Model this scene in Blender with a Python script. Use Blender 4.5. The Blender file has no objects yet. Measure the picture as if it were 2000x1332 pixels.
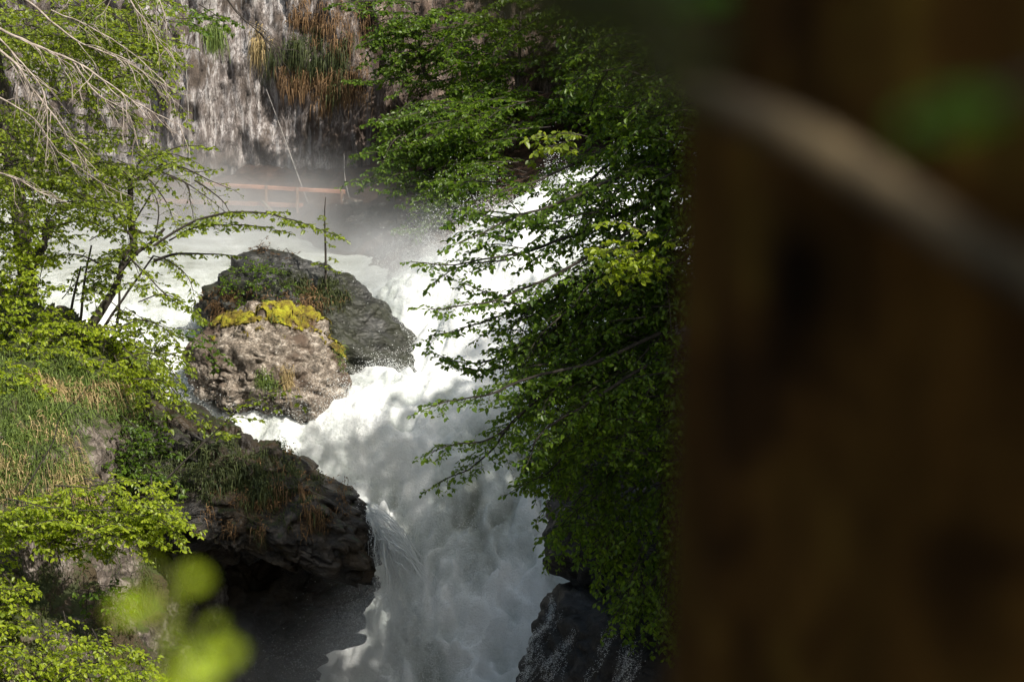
import bpy, bmesh, math, random
import numpy as np
from mathutils import Vector
from mathutils.bvhtree import BVHTree
R = math.radians
S = bpy.context.scene
random.seed(7)
rng = np.random.default_rng(7)

# ------------------------------------------------------------------ camera, sky, sun, exposure
PITCH = 15.0
CAM = np.array([0.0, 0.0, 14.6])
FPX = 3889.0                       # 70 mm on a 36 mm sensor, photograph 2000 px wide
cam = bpy.data.objects.new('camera', bpy.data.cameras.new('camera'))
S.collection.objects.link(cam)
cam.location = CAM
cam.rotation_euler = (R(90 - PITCH), 0, 0)
cam.data.lens = 70; cam.data.sensor_width = 36
cam.data.clip_start = 0.05; cam.data.clip_end = 2000
cam.data.dof.use_dof = True
cam.data.dof.focus_distance = 44.0
cam.data.dof.aperture_fstop = 4.8
S.camera = cam

SUN = np.array([0.50, -0.42, 0.757]); SUN /= np.linalg.norm(SUN)
w = bpy.data.worlds.new('World'); S.world = w; w.use_nodes = True
nt = w.node_tree; nt.nodes.clear()
sky = nt.nodes.new('ShaderNodeTexSky'); sky.sky_type = 'NISHITA'; sky.sun_disc = False
sky.sun_elevation = math.asin(SUN[2]); sky.sun_rotation = math.atan2(SUN[0], SUN[1])
sky.air_density = 1.0; sky.dust_density = 2.5; sky.ozone_density = 0.3
bg = nt.nodes.new('ShaderNodeBackground'); bg.inputs[1].default_value = 0.15
wo = nt.nodes.new('ShaderNodeOutputWorld')
tint = nt.nodes.new('ShaderNodeMix'); tint.data_type = 'RGBA'; tint.blend_type = 'MULTIPLY'; tint.inputs[0].default_value = 1.0
tint.inputs[7].default_value = (1.0, .99, .84, 1)   # light that has bounced through the foliage and off the limestone of the gorge
nt.links.new(sky.outputs[0], tint.inputs[6]); nt.links.new(tint.outputs[2], bg.inputs[0]); nt.links.new(bg.outputs[0], wo.inputs[0])
sun = bpy.data.objects.new('sun', bpy.data.lights.new('sun', 'SUN'))
S.collection.objects.link(sun)
sun.data.energy = 4.5; sun.data.angle = R(0.53); sun.data.color = (1.0, 0.94, 0.85)
sun.rotation_euler = Vector(SUN).to_track_quat('Z', 'Y').to_euler()
sun.location = (20, -10, 40)
S.view_settings.view_transform = 'Standard'; S.view_settings.look = 'None'
S.view_settings.exposure = 0.58; S.view_settings.gamma = 1.0
S.render.engine = 'CYCLES'
S.cycles.max_bounces = 8; S.cycles.diffuse_bounces = 3; S.cycles.glossy_bounces = 2
S.cycles.transmission_bounces = 5; S.cycles.transparent_max_bounces = 8; S.cycles.volume_bounces = 1
S.cycles.volume_step_rate = 3.0; S.cycles.volume_preview_step_rate = 3.0; S.cycles.volume_max_steps = 48
S.cycles.use_denoising = True
S.cycles.sample_clamp_indirect = 6.0

# ------------------------------------------------------------------ geometry of the view
RT = np.array([1.0, 0, 0]); FW = np.array([0, math.cos(R(PITCH)), -math.sin(R(PITCH))]); UP = np.array([0, math.sin(R(PITCH)), math.cos(R(PITCH))])
def ray(px, py): return FW + (px - 1000) / FPX * RT - (py - 666) / FPX * UP
def P(px, py, d): return CAM + d * ray(px, py)
def PZ(px, py, z):
    r = ray(px, py); return CAM + r * ((z - CAM[2]) / r[2])
def project(V):
    q = np.asarray(V) - CAM; d = q @ FW
    return 1000 + FPX * (q @ RT) / d, 666 - FPX * (q @ UP) / d, d

# ------------------------------------------------------------------ noise
_perm = np.random.default_rng(3).permutation(4096)
_grad = np.random.default_rng(4).normal(size=(4096, 3)); _grad /= np.linalg.norm(_grad, axis=1)[:, None]
def gnoise(p):
    p = np.asarray(p, float); i = np.floor(p).astype(np.int64); f = p - i
    u = f * f * f * (f * (f * 6 - 15) + 10); out = 0
    for dx in (0, 1):
        for dy in (0, 1):
            for dz in (0, 1):
                h = _perm[(_perm[(_perm[(i[..., 0] + dx) & 4095] + i[..., 1] + dy) & 4095] + i[..., 2] + dz) & 4095]
                g = _grad[h]
                d = (g * (f - np.array([dx, dy, dz]))).sum(-1)
                wt = (u[..., 0] if dx else 1 - u[..., 0]) * (u[..., 1] if dy else 1 - u[..., 1]) * (u[..., 2] if dz else 1 - u[..., 2])
                out = out + d * wt
    return out * 1.6
def fbm(p, o=5, lac=2.05, gain=.5, ridge=False):
    p = np.asarray(p, float); a = 1; t = 0; s = 0
    for k in range(o):
        n = gnoise(p + 17.3 * k)
        if ridge: n = 1 - 2 * np.abs(n)
        s = s + a * n; t += a; a *= gain; p = p * lac
    return s / t
def rbf(pts, vals, q, smooth=0.0):
    pts = np.asarray(pts, float); vals = np.asarray(vals, float)
    D = np.linalg.norm(pts[:, None] - pts[None], axis=2)
    n = len(pts); A = np.zeros((n + 3, n + 3)); A[:n, :n] = D - smooth * np.eye(n)
    Pm = np.c_[np.ones(n), pts]; A[:n, n:] = Pm; A[n:, :n] = Pm.T
    c = np.linalg.solve(A, np.r_[vals, np.zeros(3)])
    sh = q.shape[:-1]; q = q.reshape(-1, 2)
    out = np.c_[np.ones(len(q)), q] @ c[n:]
    for k in range(n): out += c[k] * np.linalg.norm(q - pts[k], axis=1)
    return out.reshape(sh)
def unit(v): v = np.asarray(v, float); return v / np.maximum(np.linalg.norm(v, axis=-1, keepdims=True), 1e-9)

# ------------------------------------------------------------------ mesh building
def mesh_obj(name, V, quads=None, tris=None, mat=None, parent=None, smooth=True):
    me = bpy.data.meshes.new(name)
    V = np.asarray(V, np.float32).reshape(-1, 3)
    q = np.zeros((0, 4), np.int32) if quads is None else np.asarray(quads, np.int32).reshape(-1, 4)
    t = np.zeros((0, 3), np.int32) if tris is None else np.asarray(tris, np.int32).reshape(-1, 3)
    me.vertices.add(len(V)); me.vertices.foreach_set('co', V.ravel())
    me.loops.add(q.size + t.size); me.loops.foreach_set('vertex_index', np.r_[q.ravel(), t.ravel()].astype(np.int32))
    me.polygons.add(len(q) + len(t))
    me.polygons.foreach_set('loop_start', np.r_[np.arange(len(q)) * 4, q.size + np.arange(len(t)) * 3].astype(np.int32))
    me.update(calc_edges=True)
    me.polygons.foreach_set('use_smooth', np.full(len(q) + len(t), smooth))
    if mat: me.materials.append(mat)
    o = bpy.data.objects.new(name, me); S.collection.objects.link(o)
    if parent: o.parent = parent; o.location = -np.array(parent.location)
    return o
def tag(o, label=None, cat=None, group=None, kind=None):
    for k, v in (('label', label), ('category', cat), ('group', group), ('kind', kind)):
        if v: o[k] = v
    return o
def empty(name, loc, label, cat, group=None):
    o = bpy.data.objects.new(name, None); S.collection.objects.link(o); o.location = loc
    o.empty_display_size = .2
    return tag(o, label, cat, group)
class Buf:
    def __init__(s): s.V = []; s.Q = []; s.T = []; s.n = 0
    def add(s, V, Q=None, T=None):
        V = np.asarray(V).reshape(-1, 3)
        if Q is not None and len(Q): s.Q.append(np.asarray(Q) + s.n)
        if T is not None and len(T): s.T.append(np.asarray(T) + s.n)
        s.V.append(V); s.n += len(V)
    def build(s, name, mat, parent=None, smooth=True):
        if not s.V: return None
        return mesh_obj(name, np.concatenate(s.V), np.concatenate(s.Q) if s.Q else None, np.concatenate(s.T) if s.T else None, mat, parent, smooth)
def grid_faces(nu, nv):
    i = np.arange(nu * nv).reshape(nu, nv)
    return np.stack([i[:-1, :-1], i[1:, :-1], i[1:, 1:], i[:-1, 1:]], -1).reshape(-1, 4)
def catmull(pts, n):
    pts = np.asarray(pts, float); 
    if len(pts) == 2: return pts[0] + np.linspace(0, 1, n)[:, None] * (pts[1] - pts[0])
    e = np.vstack([2 * pts[0] - pts[1], pts, 2 * pts[-1] - pts[-2]])
    L = np.r_[0, np.cumsum(np.linalg.norm(np.diff(pts, axis=0), axis=1))]
    t = np.linspace(0, L[-1], n); k = np.clip(np.searchsorted(L, t, side='right') - 1, 0, len(pts) - 2)
    u = ((t - L[k]) / np.maximum(L[k + 1] - L[k], 1e-9))[:, None]
    a, b, c, d = e[k], e[k + 1], e[k + 2], e[k + 3]
    return .5 * (2 * b + (c - a) * u + (2 * a - 5 * b + 4 * c - d) * u ** 2 + (3 * b - a - 3 * c + d) * u ** 3)
def tube(buf, pts, r, sides=6, n=None, wob=0.0, cap=False):
    pts = np.asarray(pts, float)
    if n: pts = catmull(pts, n)
    m = len(pts); r = np.interp(np.linspace(0, 1, m), np.linspace(0, 1, len(np.atleast_1d(r))), np.atleast_1d(r))
    if wob: pts = pts + wob * np.stack([fbm(pts * 1.3 + 9 * k, 3) for k in range(3)], -1)
    T = unit(np.gradient(pts, axis=0)); ref = np.where(np.abs(T[:, 2:3]) > .9, [[1, 0, 0]], [[0, 0, 1]])
    A = unit(np.cross(T, ref)); B = np.cross(T, A)
    a = np.arange(sides) * 2 * math.pi / sides
    V = pts[:, None] + r[:, None, None] * (np.cos(a)[None, :, None] * A[:, None] + np.sin(a)[None, :, None] * B[:, None])
    i = np.arange(m * sides).reshape(m, sides); j = np.roll(i, -1, 1)
    Q = np.stack([i[:-1], j[:-1], j[1:], i[1:]], -1).reshape(-1, 4)
    Tt = None
    V = V.reshape(-1, 3)
    if cap:
        V = np.vstack([V, pts[0], pts[-1]]); c0 = m * sides
        Tt = np.vstack([np.stack([j[0], i[0], np.full(sides, c0)], -1), np.stack([i[-1], j[-1], np.full(sides, c0 + 1)], -1)])
    buf.add(V, Q, Tt)
def twigs_batch(buf, A, B, C, r0, r1):
    """many thin 3-sided twigs A->B->C at once"""
    A, B, C = map(np.asarray, (A, B, C)); n = len(A)
    if not n: return
    T = unit(C - A); X = unit(np.cross(T, rng.normal(size=(n, 3)))); Y = np.cross(T, X)
    a = np.arange(3) * 2 * math.pi / 3
    ring = np.cos(a)[None, :, None] * X[:, None] + np.sin(a)[None, :, None] * Y[:, None]
    r0 = np.broadcast_to(r0, n)[:, None, None]; r1 = np.broadcast_to(r1, n)[:, None, None]
    V = np.concatenate([A[:, None] + ring * r0, B[:, None] + ring * (r0 * .6 + r1 * .4), C[:, None] + ring * r1], 1)
    base = np.array([[0, 1, 4, 3], [1, 2, 5, 4], [2, 0, 3, 5], [3, 4, 7, 6], [4, 5, 8, 7], [5, 3, 6, 8]])
    Q = (np.arange(n)[:, None, None] * 9 + base[None]).reshape(-1, 4)
    buf.add(V, Q)
def leaves_batch(buf, pos, D, N, L, wid=.34):
    pos, D, N = map(np.asarray, (pos, D, N)); n = len(pos)
    if not n: return
    D = unit(D); Sx = unit(np.cross(N, D)); N = np.cross(D, Sx)
    L = np.broadcast_to(L, n)
    w_ = wid * rng.uniform(.8, 1.15, n)
    fold = rng.uniform(.02, .14, n); curl = rng.uniform(-.38, .06, n)
    loc = np.zeros((n, 6, 3))
    loc[:, 1, 0] = .3; loc[:, 1, 1] = w_ * .92; loc[:, 1, 2] = fold
    loc[:, 2, 0] = .68; loc[:, 2, 1] = w_ * .8; loc[:, 2, 2] = fold + curl * .4
    loc[:, 3, 0] = 1; loc[:, 3, 2] = curl
    loc[:, 4] = loc[:, 2] * [1, -1, 1]; loc[:, 5] = loc[:, 1] * [1, -1, 1]
    V = pos[:, None] + L[:, None, None] * (loc[..., :1] * D[:, None] + loc[..., 1:2] * Sx[:, None] + loc[..., 2:] * N[:, None])
    Q = (np.arange(n)[:, None, None] * 6 + np.array([[0, 5, 4, 3], [0, 3, 2, 1]])[None]).reshape(-1, 4)
    buf.add(V, Q)

def bough(LB, TB, pts, r0=.02, twig=.5, gap=.09, leaf=.085, droop=.15, flat=.3, start=.12, lgap=.06, taper=.65, leafy=1.0, sub=True):
    """a limb with twigs left and right in a flat layer, leaves alternating along every twig"""
    pts = np.asarray(pts, float); length = np.linalg.norm(np.diff(pts, axis=0), axis=1).sum()
    n = max(4, int(length / gap)); C = catmull(pts, n)
    C = C + .04 * length * np.stack([fbm(C * .9 + 31 * k, 3) for k in range(3)], -1) * np.linspace(0, 1, n)[:, None]
    tube(TB, C, [r0, r0 * .7, r0 * .22], 5 if r0 > .012 else 3)
    T = unit(np.gradient(C, axis=0))
    i0 = int(start * n); idx = np.arange(i0, n); s = idx / (n - 1)
    side = np.where(idx % 2 == 0, 1.0, -1.0)
    upv = unit(np.array([0, 0, 1.0]) + flat * rng.normal(size=(len(idx), 3)) * .6)
    perp = unit(np.cross(T[idx], upv)) * side[:, None]
    td = unit(T[idx] * rng.uniform(.45, .95, len(idx))[:, None] + perp + flat * .5 * rng.normal(size=(len(idx), 3)))
    tl = twig * (1 - taper * s) * rng.uniform(.45, 1.15, len(idx))
    td = np.vstack([td, T[-1:]]); tl = np.r_[tl, twig * .4]; A = np.vstack([C[idx], C[-1:]])
    dz = -droop * tl
    B = A + td * (tl * .5)[:, None] + np.array([0, 0, 1]) * (dz * .3)[:, None]
    E = A + td * tl[:, None] + np.array([0, 0, 1]) * dz[:, None]
    twigs_batch(TB, A, B, E, np.minimum(.0055, r0 * .6), .0018)
    if sub:   # short side shoots on every twig
        k = 2
        f = rng.uniform(.3, .85, (len(A), k)); sd = np.where(rng.random((len(A), k)) < .5, 1., -1.)
        Aa = (A[:, None] + (E - A)[:, None] * f[..., None]).reshape(-1, 3)
        dd = (td[:, None] + sd[..., None] * unit(np.cross(td, [0, 0, 1.]))[:, None] * .9 + .3 * flat * rng.normal(size=(len(A), k, 3))).reshape(-1, 3)
        ll = (tl[:, None] * rng.uniform(.25, .5, (len(A), k))).ravel()
        Ee = Aa + unit(dd) * ll[:, None] - np.array([0, 0, 1]) * (droop * ll)[:, None]
        twigs_batch(TB, Aa, (Aa + Ee) / 2, Ee, .003, .0012)
        A = np.vstack([A, Aa]); E = np.vstack([E, Ee]); tl = np.r_[tl, ll]; B = np.vstack([B, (Aa + Ee) / 2])
    cnt = np.maximum(2, (tl / lgap * leafy)).astype(int)
    rep = np.repeat(np.arange(len(A)), cnt); kk = np.concatenate([np.arange(c) for c in cnt])
    f = (kk + rng.uniform(.4, 1.0, len(rep))) / cnt[rep]; f = .12 + .9 * f
    pos = A[rep] + (E - A)[rep] * f[:, None] + (B - (A + E) / 2)[rep] * (4 * f * (1 - f))[:, None]
    tdir = unit(E - A)[rep]; sd = np.where(kk % 2 == 0, 1., -1.)
    pr = unit(np.cross(tdir, [0, 0, 1.])) * sd[:, None]
    m = len(rep)
    D = unit(tdir * .7 + pr * .9 + rng.normal(size=(m, 3)) * .32 + [0, 0, -.28])
    N = unit(np.array([0, 0, 1.]) + rng.normal(size=(m, 3)) * .46)
    leaves_batch(LB, pos, D, N, leaf * 1.2 * rng.uniform(.45, 1.2, m))

def inpoly(x, y, poly):
    c = np.zeros(np.shape(x), bool); n = len(poly)
    for i in range(n):
        x0, y0 = poly[i]; x1, y1 = poly[(i + 1) % n]
        c ^= ((y0 > y) != (y1 > y)) & (x < (x1 - x0) * (y - y0) / (y1 - y0 + 1e-9) + x0)
    return c
def sample_poly(poly, n):
    poly = np.asarray(poly, float); lo, hi = poly.min(0), poly.max(0); out = []
    while len(out) < n:
        q = lo + rng.random((n * 3, 2)) * (hi - lo); q = q[inpoly(q[:, 0], q[:, 1], poly)]
        out.extend(q.tolist())
    return np.array(out[:n])
def fill(LB, TB, poly, n, d, direction, length=1.0, rise=0.1, jit=.35, **kw):
    """n leafy boughs whose middles lie across a region seen from the camera, d = depth range or function"""
    for (x, y) in sample_poly(poly, n):
        dep = d(x, y) if callable(d) else rng.uniform(*d)
        L = length * rng.uniform(.6, 1.25)
        v = unit(np.array(direction, float) + rng.normal(size=3) * jit)
        mid = P(x, y, dep)
        a = mid - v * L * .6; b = mid + v * L * .15 + [0, 0, rise * L * .5]; c = mid + v * L * .55 + [0, 0, -.12 * L]
        bough(LB, TB, [a, b, c], r0=.006 + .008 * L, **kw)

def ico(level):
    bm = bmesh.new(); bmesh.ops.create_icosphere(bm, subdivisions=level, radius=1)
    V = np.array([v.co[:] for v in bm.verts]); F = np.array([[v.index for v in f.verts] for f in bm.faces]); bm.free()
    return V, F
_ico = {}
BV = {}     # surfaces plants can be rooted on
def reg(key, V, F):
    BV[key] = BVHTree.FromPolygons([Vector(v) for v in V], [tuple(int(i) for i in f) for f in F])
def hit(px, py, keys, lift=0.0):
    best = None
    for k in keys:
        r = ray(px, py); h = BV[k].ray_cast(Vector(CAM), Vector(r))
        if h[0] is not None and (best is None or h[3] < best[2]): best = (np.array(h[0]), np.array(h[1]), h[3])
    if best is None: return None
    n = best[1]; n = n if n @ (CAM - best[0]) > 0 else -n
    return best[0] + n * lift, n
def outline_rock(outline, depth, thick, level=6, power=.8, facets=26, fdepth=.1, noise=.08, strata=None, seed=1, tilt=0.0, tiltx=0.0, fine=.02, crev=.10):
    """closed boulder: silhouette radii from an outline, real thickness, chipped by random planes, worn by noise"""
    if level not in _ico: _ico[level] = ico(level)
    D, F = _ico[level]; g = np.random.default_rng(seed)
    o = np.asarray(outline, float); c = (o.min(0) + o.max(0)) / 2
    s = depth / FPX; U = (o[:, 0] - c[0]) * s; W = -(o[:, 1] - c[1]) * s
    th = np.arctan2(W, U); rr = np.hypot(U, W); k = np.argsort(th); th, rr = th[k], rr[k]
    th = np.r_[th[-1] - 2 * math.pi, th, th[0] + 2 * math.pi]; rr = np.r_[rr[-1], rr, rr[0]]
    ang = np.arctan2(D[:, 1], D[:, 0]); Rr = np.interp(ang, th, rr)
    rho = np.hypot(D[:, 0], D[:, 1]) ** power; wz = np.sign(D[:, 2]) * np.abs(D[:, 2]) ** power * thick
    q = np.c_[Rr * rho * np.cos(ang), Rr * rho * np.sin(ang), wz]
    size = rr.mean()
    for _ in range(facets):
        n = unit(g.normal(size=3)); n[2] = abs(n[2]) * -1.0 if g.random() < .75 else n[2]; n = unit(n)
        sup = (q @ n).max(); off = sup * (1 - fdepth * g.uniform(.5, 2.2))
        e = np.maximum(0, q @ n - off); q = q - e[:, None] * n * .88
    q[:, 2] += tilt * q[:, 1] + tiltx * q[:, 0]
    Wd = P(c[0], c[1], depth + thick * .6) + q[:, :1] * RT + q[:, 1:2] * UP + q[:, 2:] * FW
    nrm = unit(Wd - Wd.mean(0))
    n1 = fbm(Wd * (1.1 / size) * 1.0 + seed * 5, 6, ridge=True) - .35
    n2 = fbm(Wd * (3.2 / size) + seed * 9, 5)
    Wd = Wd + nrm * (n1 * noise * size + n2 * noise * .55 * size)[:, None]
    if strata is not None:
        ax, amp, fr = strata; ax = unit(ax)
        h = (Wd @ ax) * fr + .6 * fbm(Wd * 1.1 + 3, 3)
        saw = np.abs((h % 1) - .5) * 2
        Wd = Wd + nrm * ((saw ** 2 - .4) * amp * (0.4 + 1.1 * np.clip(fbm(Wd * .8, 3) + .5, 0, 1)))[:, None]
    cr = fbm(Wd * np.array([1.1, 1.1, 1.9]) + seed * 3, 4, ridge=True, gain=.55); cr = np.clip((cr - .42) / .25, 0, 1)
    Wd = Wd - nrm * (crev * cr ** 1.5)[:, None]
    blk = gnoise(Wd * 1.7 + seed * 2); Wd = Wd + nrm * (crev * .6 * np.tanh(blk * 9))[:, None]
    Wd = Wd + nrm * (fine * fbm(Wd * 7, 4, ridge=True))[:, None]
    return Wd, F[:, ::-1].copy()

# ------------------------------------------------------------------ materials
def mat(name):
    m = bpy.data.materials.new(name); m.use_nodes = True; t = m.node_tree
    b = t.nodes['Principled BSDF']; return m, t, b
def nd(t, typ, **kw):
    n = t.nodes.new(typ)
    for k, v in kw.items():
        if k.startswith('i_'):
            key = k[2:]; key = int(key) if key.isdigit() else key
            n.inputs[key].default_value = v
        else: setattr(n, k, v)
    return n
def ramp(t, fac, stops):
    r = t.nodes.new('ShaderNodeValToRGB'); e = r.color_ramp.elements
    while len(e) < len(stops): e.new(.5)
    for k, (p, c) in enumerate(stops): e[k].position = p; e[k].color = (*c, 1) if len(c) == 3 else c
    t.links.new(fac, r.inputs[0]); return r.outputs[0]
def coords(t, scale=(1, 1, 1), rot=(0, 0, 0)):
    g = nd(t, 'ShaderNodeNewGeometry'); m = nd(t, 'ShaderNodeMapping'); m.inputs['Scale'].default_value = scale; m.inputs['Rotation'].default_value = rot
    t.links.new(g.outputs['Position'], m.inputs[0]); return m.outputs[0]
def noise(t, vec, scale, detail=6, rough=.55, dist=0.0):
    n = nd(t, 'ShaderNodeTexNoise', i_Scale=scale, i_Detail=detail, i_Roughness=rough, i_Distortion=dist); t.links.new(vec, n.inputs['Vector']); return n.outputs['Fac']
def mixc(t, fac, a, b, mode='MIX'):
    m = nd(t, 'ShaderNodeMix', data_type='RGBA', blend_type=mode)
    if isinstance(fac, (int, float)): m.inputs[0].default_value = fac
    else: t.links.new(fac, m.inputs[0])
    for k, v in ((6, a), (7, b)):
        if isinstance(v, tuple): m.inputs[k].default_value = (*v, 1)
        else: t.links.new(v, m.inputs[k])
    return m.outputs[2]
def mth(t, op, a, b=None, c=None):
    m = nd(t, 'ShaderNodeMath', operation=op)
    for k, v in enumerate((a, b, c)):
        if v is None: continue
        if isinstance(v, (int, float)): m.inputs[k].default_value = v
        else: t.links.new(v, m.inputs[k])
    return m.outputs[0]
def bump(t, b, h, strength=.5, dist=.05):
    n = nd(t, 'ShaderNodeBump', i_Strength=strength, i_Distance=dist); t.links.new(h, n.inputs['Height']); t.links.new(n.outputs[0], b.inputs['Normal'])

def rock_mat(name, dark, mid, light, stretch=(1, 1, 1), rot=(0, 0, 0), scale=1.0, rough=.75, moss=None, moss_lo=.55, stain=None, stain_amt=.5, bumpd=.06):
    m, t, b = mat(name)
    v = coords(t, stretch, rot); v0 = coords(t)
    n1 = noise(t, v, 1.6 * scale, 9, .62, .6); n2 = noise(t, v, 9 * scale, 8, .7, .3); n3 = noise(t, v0, .55 * scale, 4, .5)
    f = mth(t, 'ADD', mth(t, 'MULTIPLY', n1, .55), mth(t, 'MULTIPLY', n2, .45))
    c = ramp(t, f, [(.36, dark), (.5, mid), (.63, light)])
    vo = nd(t, 'ShaderNodeTexVoronoi', feature='DISTANCE_TO_EDGE', i_Scale=1.5 * scale)
    dv = nd(t, 'ShaderNodeVectorMath', operation='MULTIPLY_ADD'); nc = nd(t, 'ShaderNodeTexNoise', i_Scale=2.2 * scale, i_Detail=5.0); t.links.new(v, nc.inputs['Vector'])
    t.links.new(nc.outputs['Color'], dv.inputs[0]); dv.inputs[1].default_value = (.9, .9, .9); t.links.new(v, dv.inputs[2]); t.links.new(dv.outputs[0], vo.inputs['Vector'])
    crack = ramp(t, vo.outputs['Distance'], [(0.0, (0, 0, 0)), (.045, (1, 1, 1))])
    crk = mixc(t, .5, (1, 1, 1), crack)
    c = mixc(t, 1.0, c, crk, 'MULTIPLY')
    if stain:
        sf = ramp(t, n3, [(.5 - .1 * stain_amt, (0, 0, 0)), (.62, (1, 1, 1))]); c = mixc(t, sf, c, stain)
    if moss:
        g = nd(t, 'ShaderNodeNewGeometry'); sp = nd(t, 'ShaderNodeSeparateXYZ'); t.links.new(g.outputs['Normal'], sp.inputs[0])
        mf = mth(t, 'ADD', sp.outputs[2], mth(t, 'MULTIPLY', mth(t, 'SUBTRACT', noise(t, v0, 2.6 * scale, 7, .65), .5), 1.6))
        mf = ramp(t, mf, [(moss_lo, (0, 0, 0)), (min(1, moss_lo + .18), (1, 1, 1))])
        mc = mixc(t, noise(t, v0, 14, 4), moss, tuple(x * 2.0 for x in moss)); c = mixc(t, mf, c, mc)
    t.links.new(c, b.inputs['Base Color'])
    b.inputs['Roughness'].default_value = rough
    h = mth(t, 'ADD', mth(t, 'MULTIPLY', n1, 1.2), mth(t, 'ADD', mth(t, 'MULTIPLY', n2, .5), mth(t, 'MULTIPLY', crack, .25)))
    bump(t, b, h, .9, bumpd)
    return m
def cliff_bands(m):
    t = m.node_tree; b = t.nodes['Principled BSDF']; src = b.inputs['Base Color'].links[0].from_socket
    g = nd(t, 'ShaderNodeNewGeometry'); sp = nd(t, 'ShaderNodeSeparateXYZ'); t.links.new(g.outputs['Position'], sp.inputs[0])
    x = mth(t, 'ADD', sp.outputs[0], mth(t, 'MULTIPLY', mth(t, 'SUBTRACT', noise(t, coords(t, (1, 1, .35)), .7, 6, .65), .5), 7.0))
    wet = ramp(t, mth(t, 'MULTIPLY_ADD', x, .1, 1.0), [(.15, (0, 0, 0)), (.55, (1, 1, 1))])  # browner, darker tone towards the right of the cliff
    c = mixc(t, mth(t, 'MULTIPLY', wet, .85), src, mixc(t, 1.0, src, (.50, .36, .26), 'MULTIPLY'))
    vein = noise(t, coords(t, (3.2, 1, .22), (0, R(6), 0)), 1.6, 7, .7, .5); vf = ramp(t, vein, [(.53, (0, 0, 0)), (.62, (1, 1, 1))])
    c = mixc(t, mth(t, 'MULTIPLY', vf, mth(t, 'SUBTRACT', .55, mth(t, 'MULTIPLY', wet, .42))), c, (.56, .54, .54))
    t.links.new(c, b.inputs['Base Color'])
def leaf_mat(name, lo, hi, trans=None, tw=.4, rough=.42):
    m, t, b = mat(name)
    g = nd(t, 'ShaderNodeNewGeometry')
    n = noise(t, coords(t), .8, 3)
    f = mth(t, 'ADD', mth(t, 'MULTIPLY', g.outputs['Random Per Island'], .75), mth(t, 'MULTIPLY', n, .35))
    c = ramp(t, f, [(.05, lo), (.55, tuple((a + b_) / 2 for a, b_ in zip(lo, hi))), (.95, hi)])
    t.links.new(c, b.inputs['Base Color']); b.inputs['Roughness'].default_value = rough
    b.inputs['Specular IOR Level'].default_value = .35
    tr = nd(t, 'ShaderNodeBsdfTranslucent'); tc = mixc(t, 1.0, c, trans or (1.3, 1.25, .45), 'MULTIPLY'); 
    sc = nd(t, 'ShaderNodeVectorMath', operation='SCALE'); sc.inputs['Scale'].default_value = 2.2
    t.links.new(tc, sc.inputs[0]); t.links.new(sc.outputs[0], tr.inputs[0])
    mx = nd(t, 'ShaderNodeMixShader'); mx.inputs[0].default_value = tw
    out = t.nodes['Material Output']; t.links.new(b.outputs[0], mx.inputs[1]); t.links.new(tr.outputs[0], mx.inputs[2]); t.links.new(mx.outputs[0], out.inputs[0])
    return m
def simple_mat(name, c1, c2, scale=8, rough=.8, stretch=(1, 1, 1), bumpd=.01, lo=.35, hi=.65):
    m, t, b = mat(name); n = noise(t, coords(t, stretch), scale, 6, .65)
    t.links.new(ramp(t, n, [(lo, c1), (hi, c2)]), b.inputs['Base Color']); b.inputs['Roughness'].default_value = rough
    bump(t, b, n, .7, bumpd); return m
def island_mat(name, c1, c2, rough=.7, tw=.25):
    m, t, b = mat(name); g = nd(t, 'ShaderNodeNewGeometry')
    c = ramp(t, g.outputs['Random Per Island'], [(0, c1), (1, c2)]); t.links.new(c, b.inputs['Base Color']); b.inputs['Roughness'].default_value = rough
    tr = nd(t, 'ShaderNodeBsdfTranslucent'); t.links.new(c, tr.inputs[0]); mx = nd(t, 'ShaderNodeMixShader'); mx.inputs[0].default_value = tw
    t.links.new(b.outputs[0], mx.inputs[1]); t.links.new(tr.outputs[0], mx.inputs[2]); t.links.new(mx.outputs[0], t.nodes['Material Output'].inputs[0]); return m

M = {}
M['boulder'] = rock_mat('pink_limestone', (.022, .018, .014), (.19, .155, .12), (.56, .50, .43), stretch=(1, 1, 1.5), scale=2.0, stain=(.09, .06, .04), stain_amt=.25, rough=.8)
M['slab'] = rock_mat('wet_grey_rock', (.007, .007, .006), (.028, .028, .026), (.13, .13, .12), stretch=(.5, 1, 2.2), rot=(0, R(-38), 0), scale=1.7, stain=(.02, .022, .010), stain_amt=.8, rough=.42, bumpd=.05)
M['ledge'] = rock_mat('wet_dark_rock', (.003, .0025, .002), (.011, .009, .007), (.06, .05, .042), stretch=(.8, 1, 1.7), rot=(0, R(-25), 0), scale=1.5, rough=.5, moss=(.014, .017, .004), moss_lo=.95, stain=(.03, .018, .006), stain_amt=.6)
M['cliff'] = rock_mat('cliff_limestone', (.028, .020, .015), (.17, .145, .135), (.56, .53, .52), stretch=(1.9, 1, .45), rot=(0, R(8), 0), scale=1.7, stain=(.085, .065, .052), stain_amt=.3, rough=.85, bumpd=.14)
cliff_bands(M['cliff'])
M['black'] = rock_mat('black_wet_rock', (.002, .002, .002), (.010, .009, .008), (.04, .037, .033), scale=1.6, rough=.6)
M['bankrock'] = rock_mat('bank_rock', (.02, .016, .012), (.10, .08, .065), (.32, .28, .25), scale=1.2, moss=(.022, .028, .006), moss_lo=.6, stain=(.05, .035, .015), rough=.85)
M['soil'] = rock_mat('forest_floor', (.012, .007, .004), (.05, .026, .014), (.13, .07, .04), scale=3, moss=(.010, .014, .004), moss_lo=1.0, rough=.95)
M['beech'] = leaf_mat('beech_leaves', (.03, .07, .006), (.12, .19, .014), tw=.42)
M['maple'] = leaf_mat('maple_leaves', (.028, .065, .006), (.10, .16, .014), tw=.35)
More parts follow.
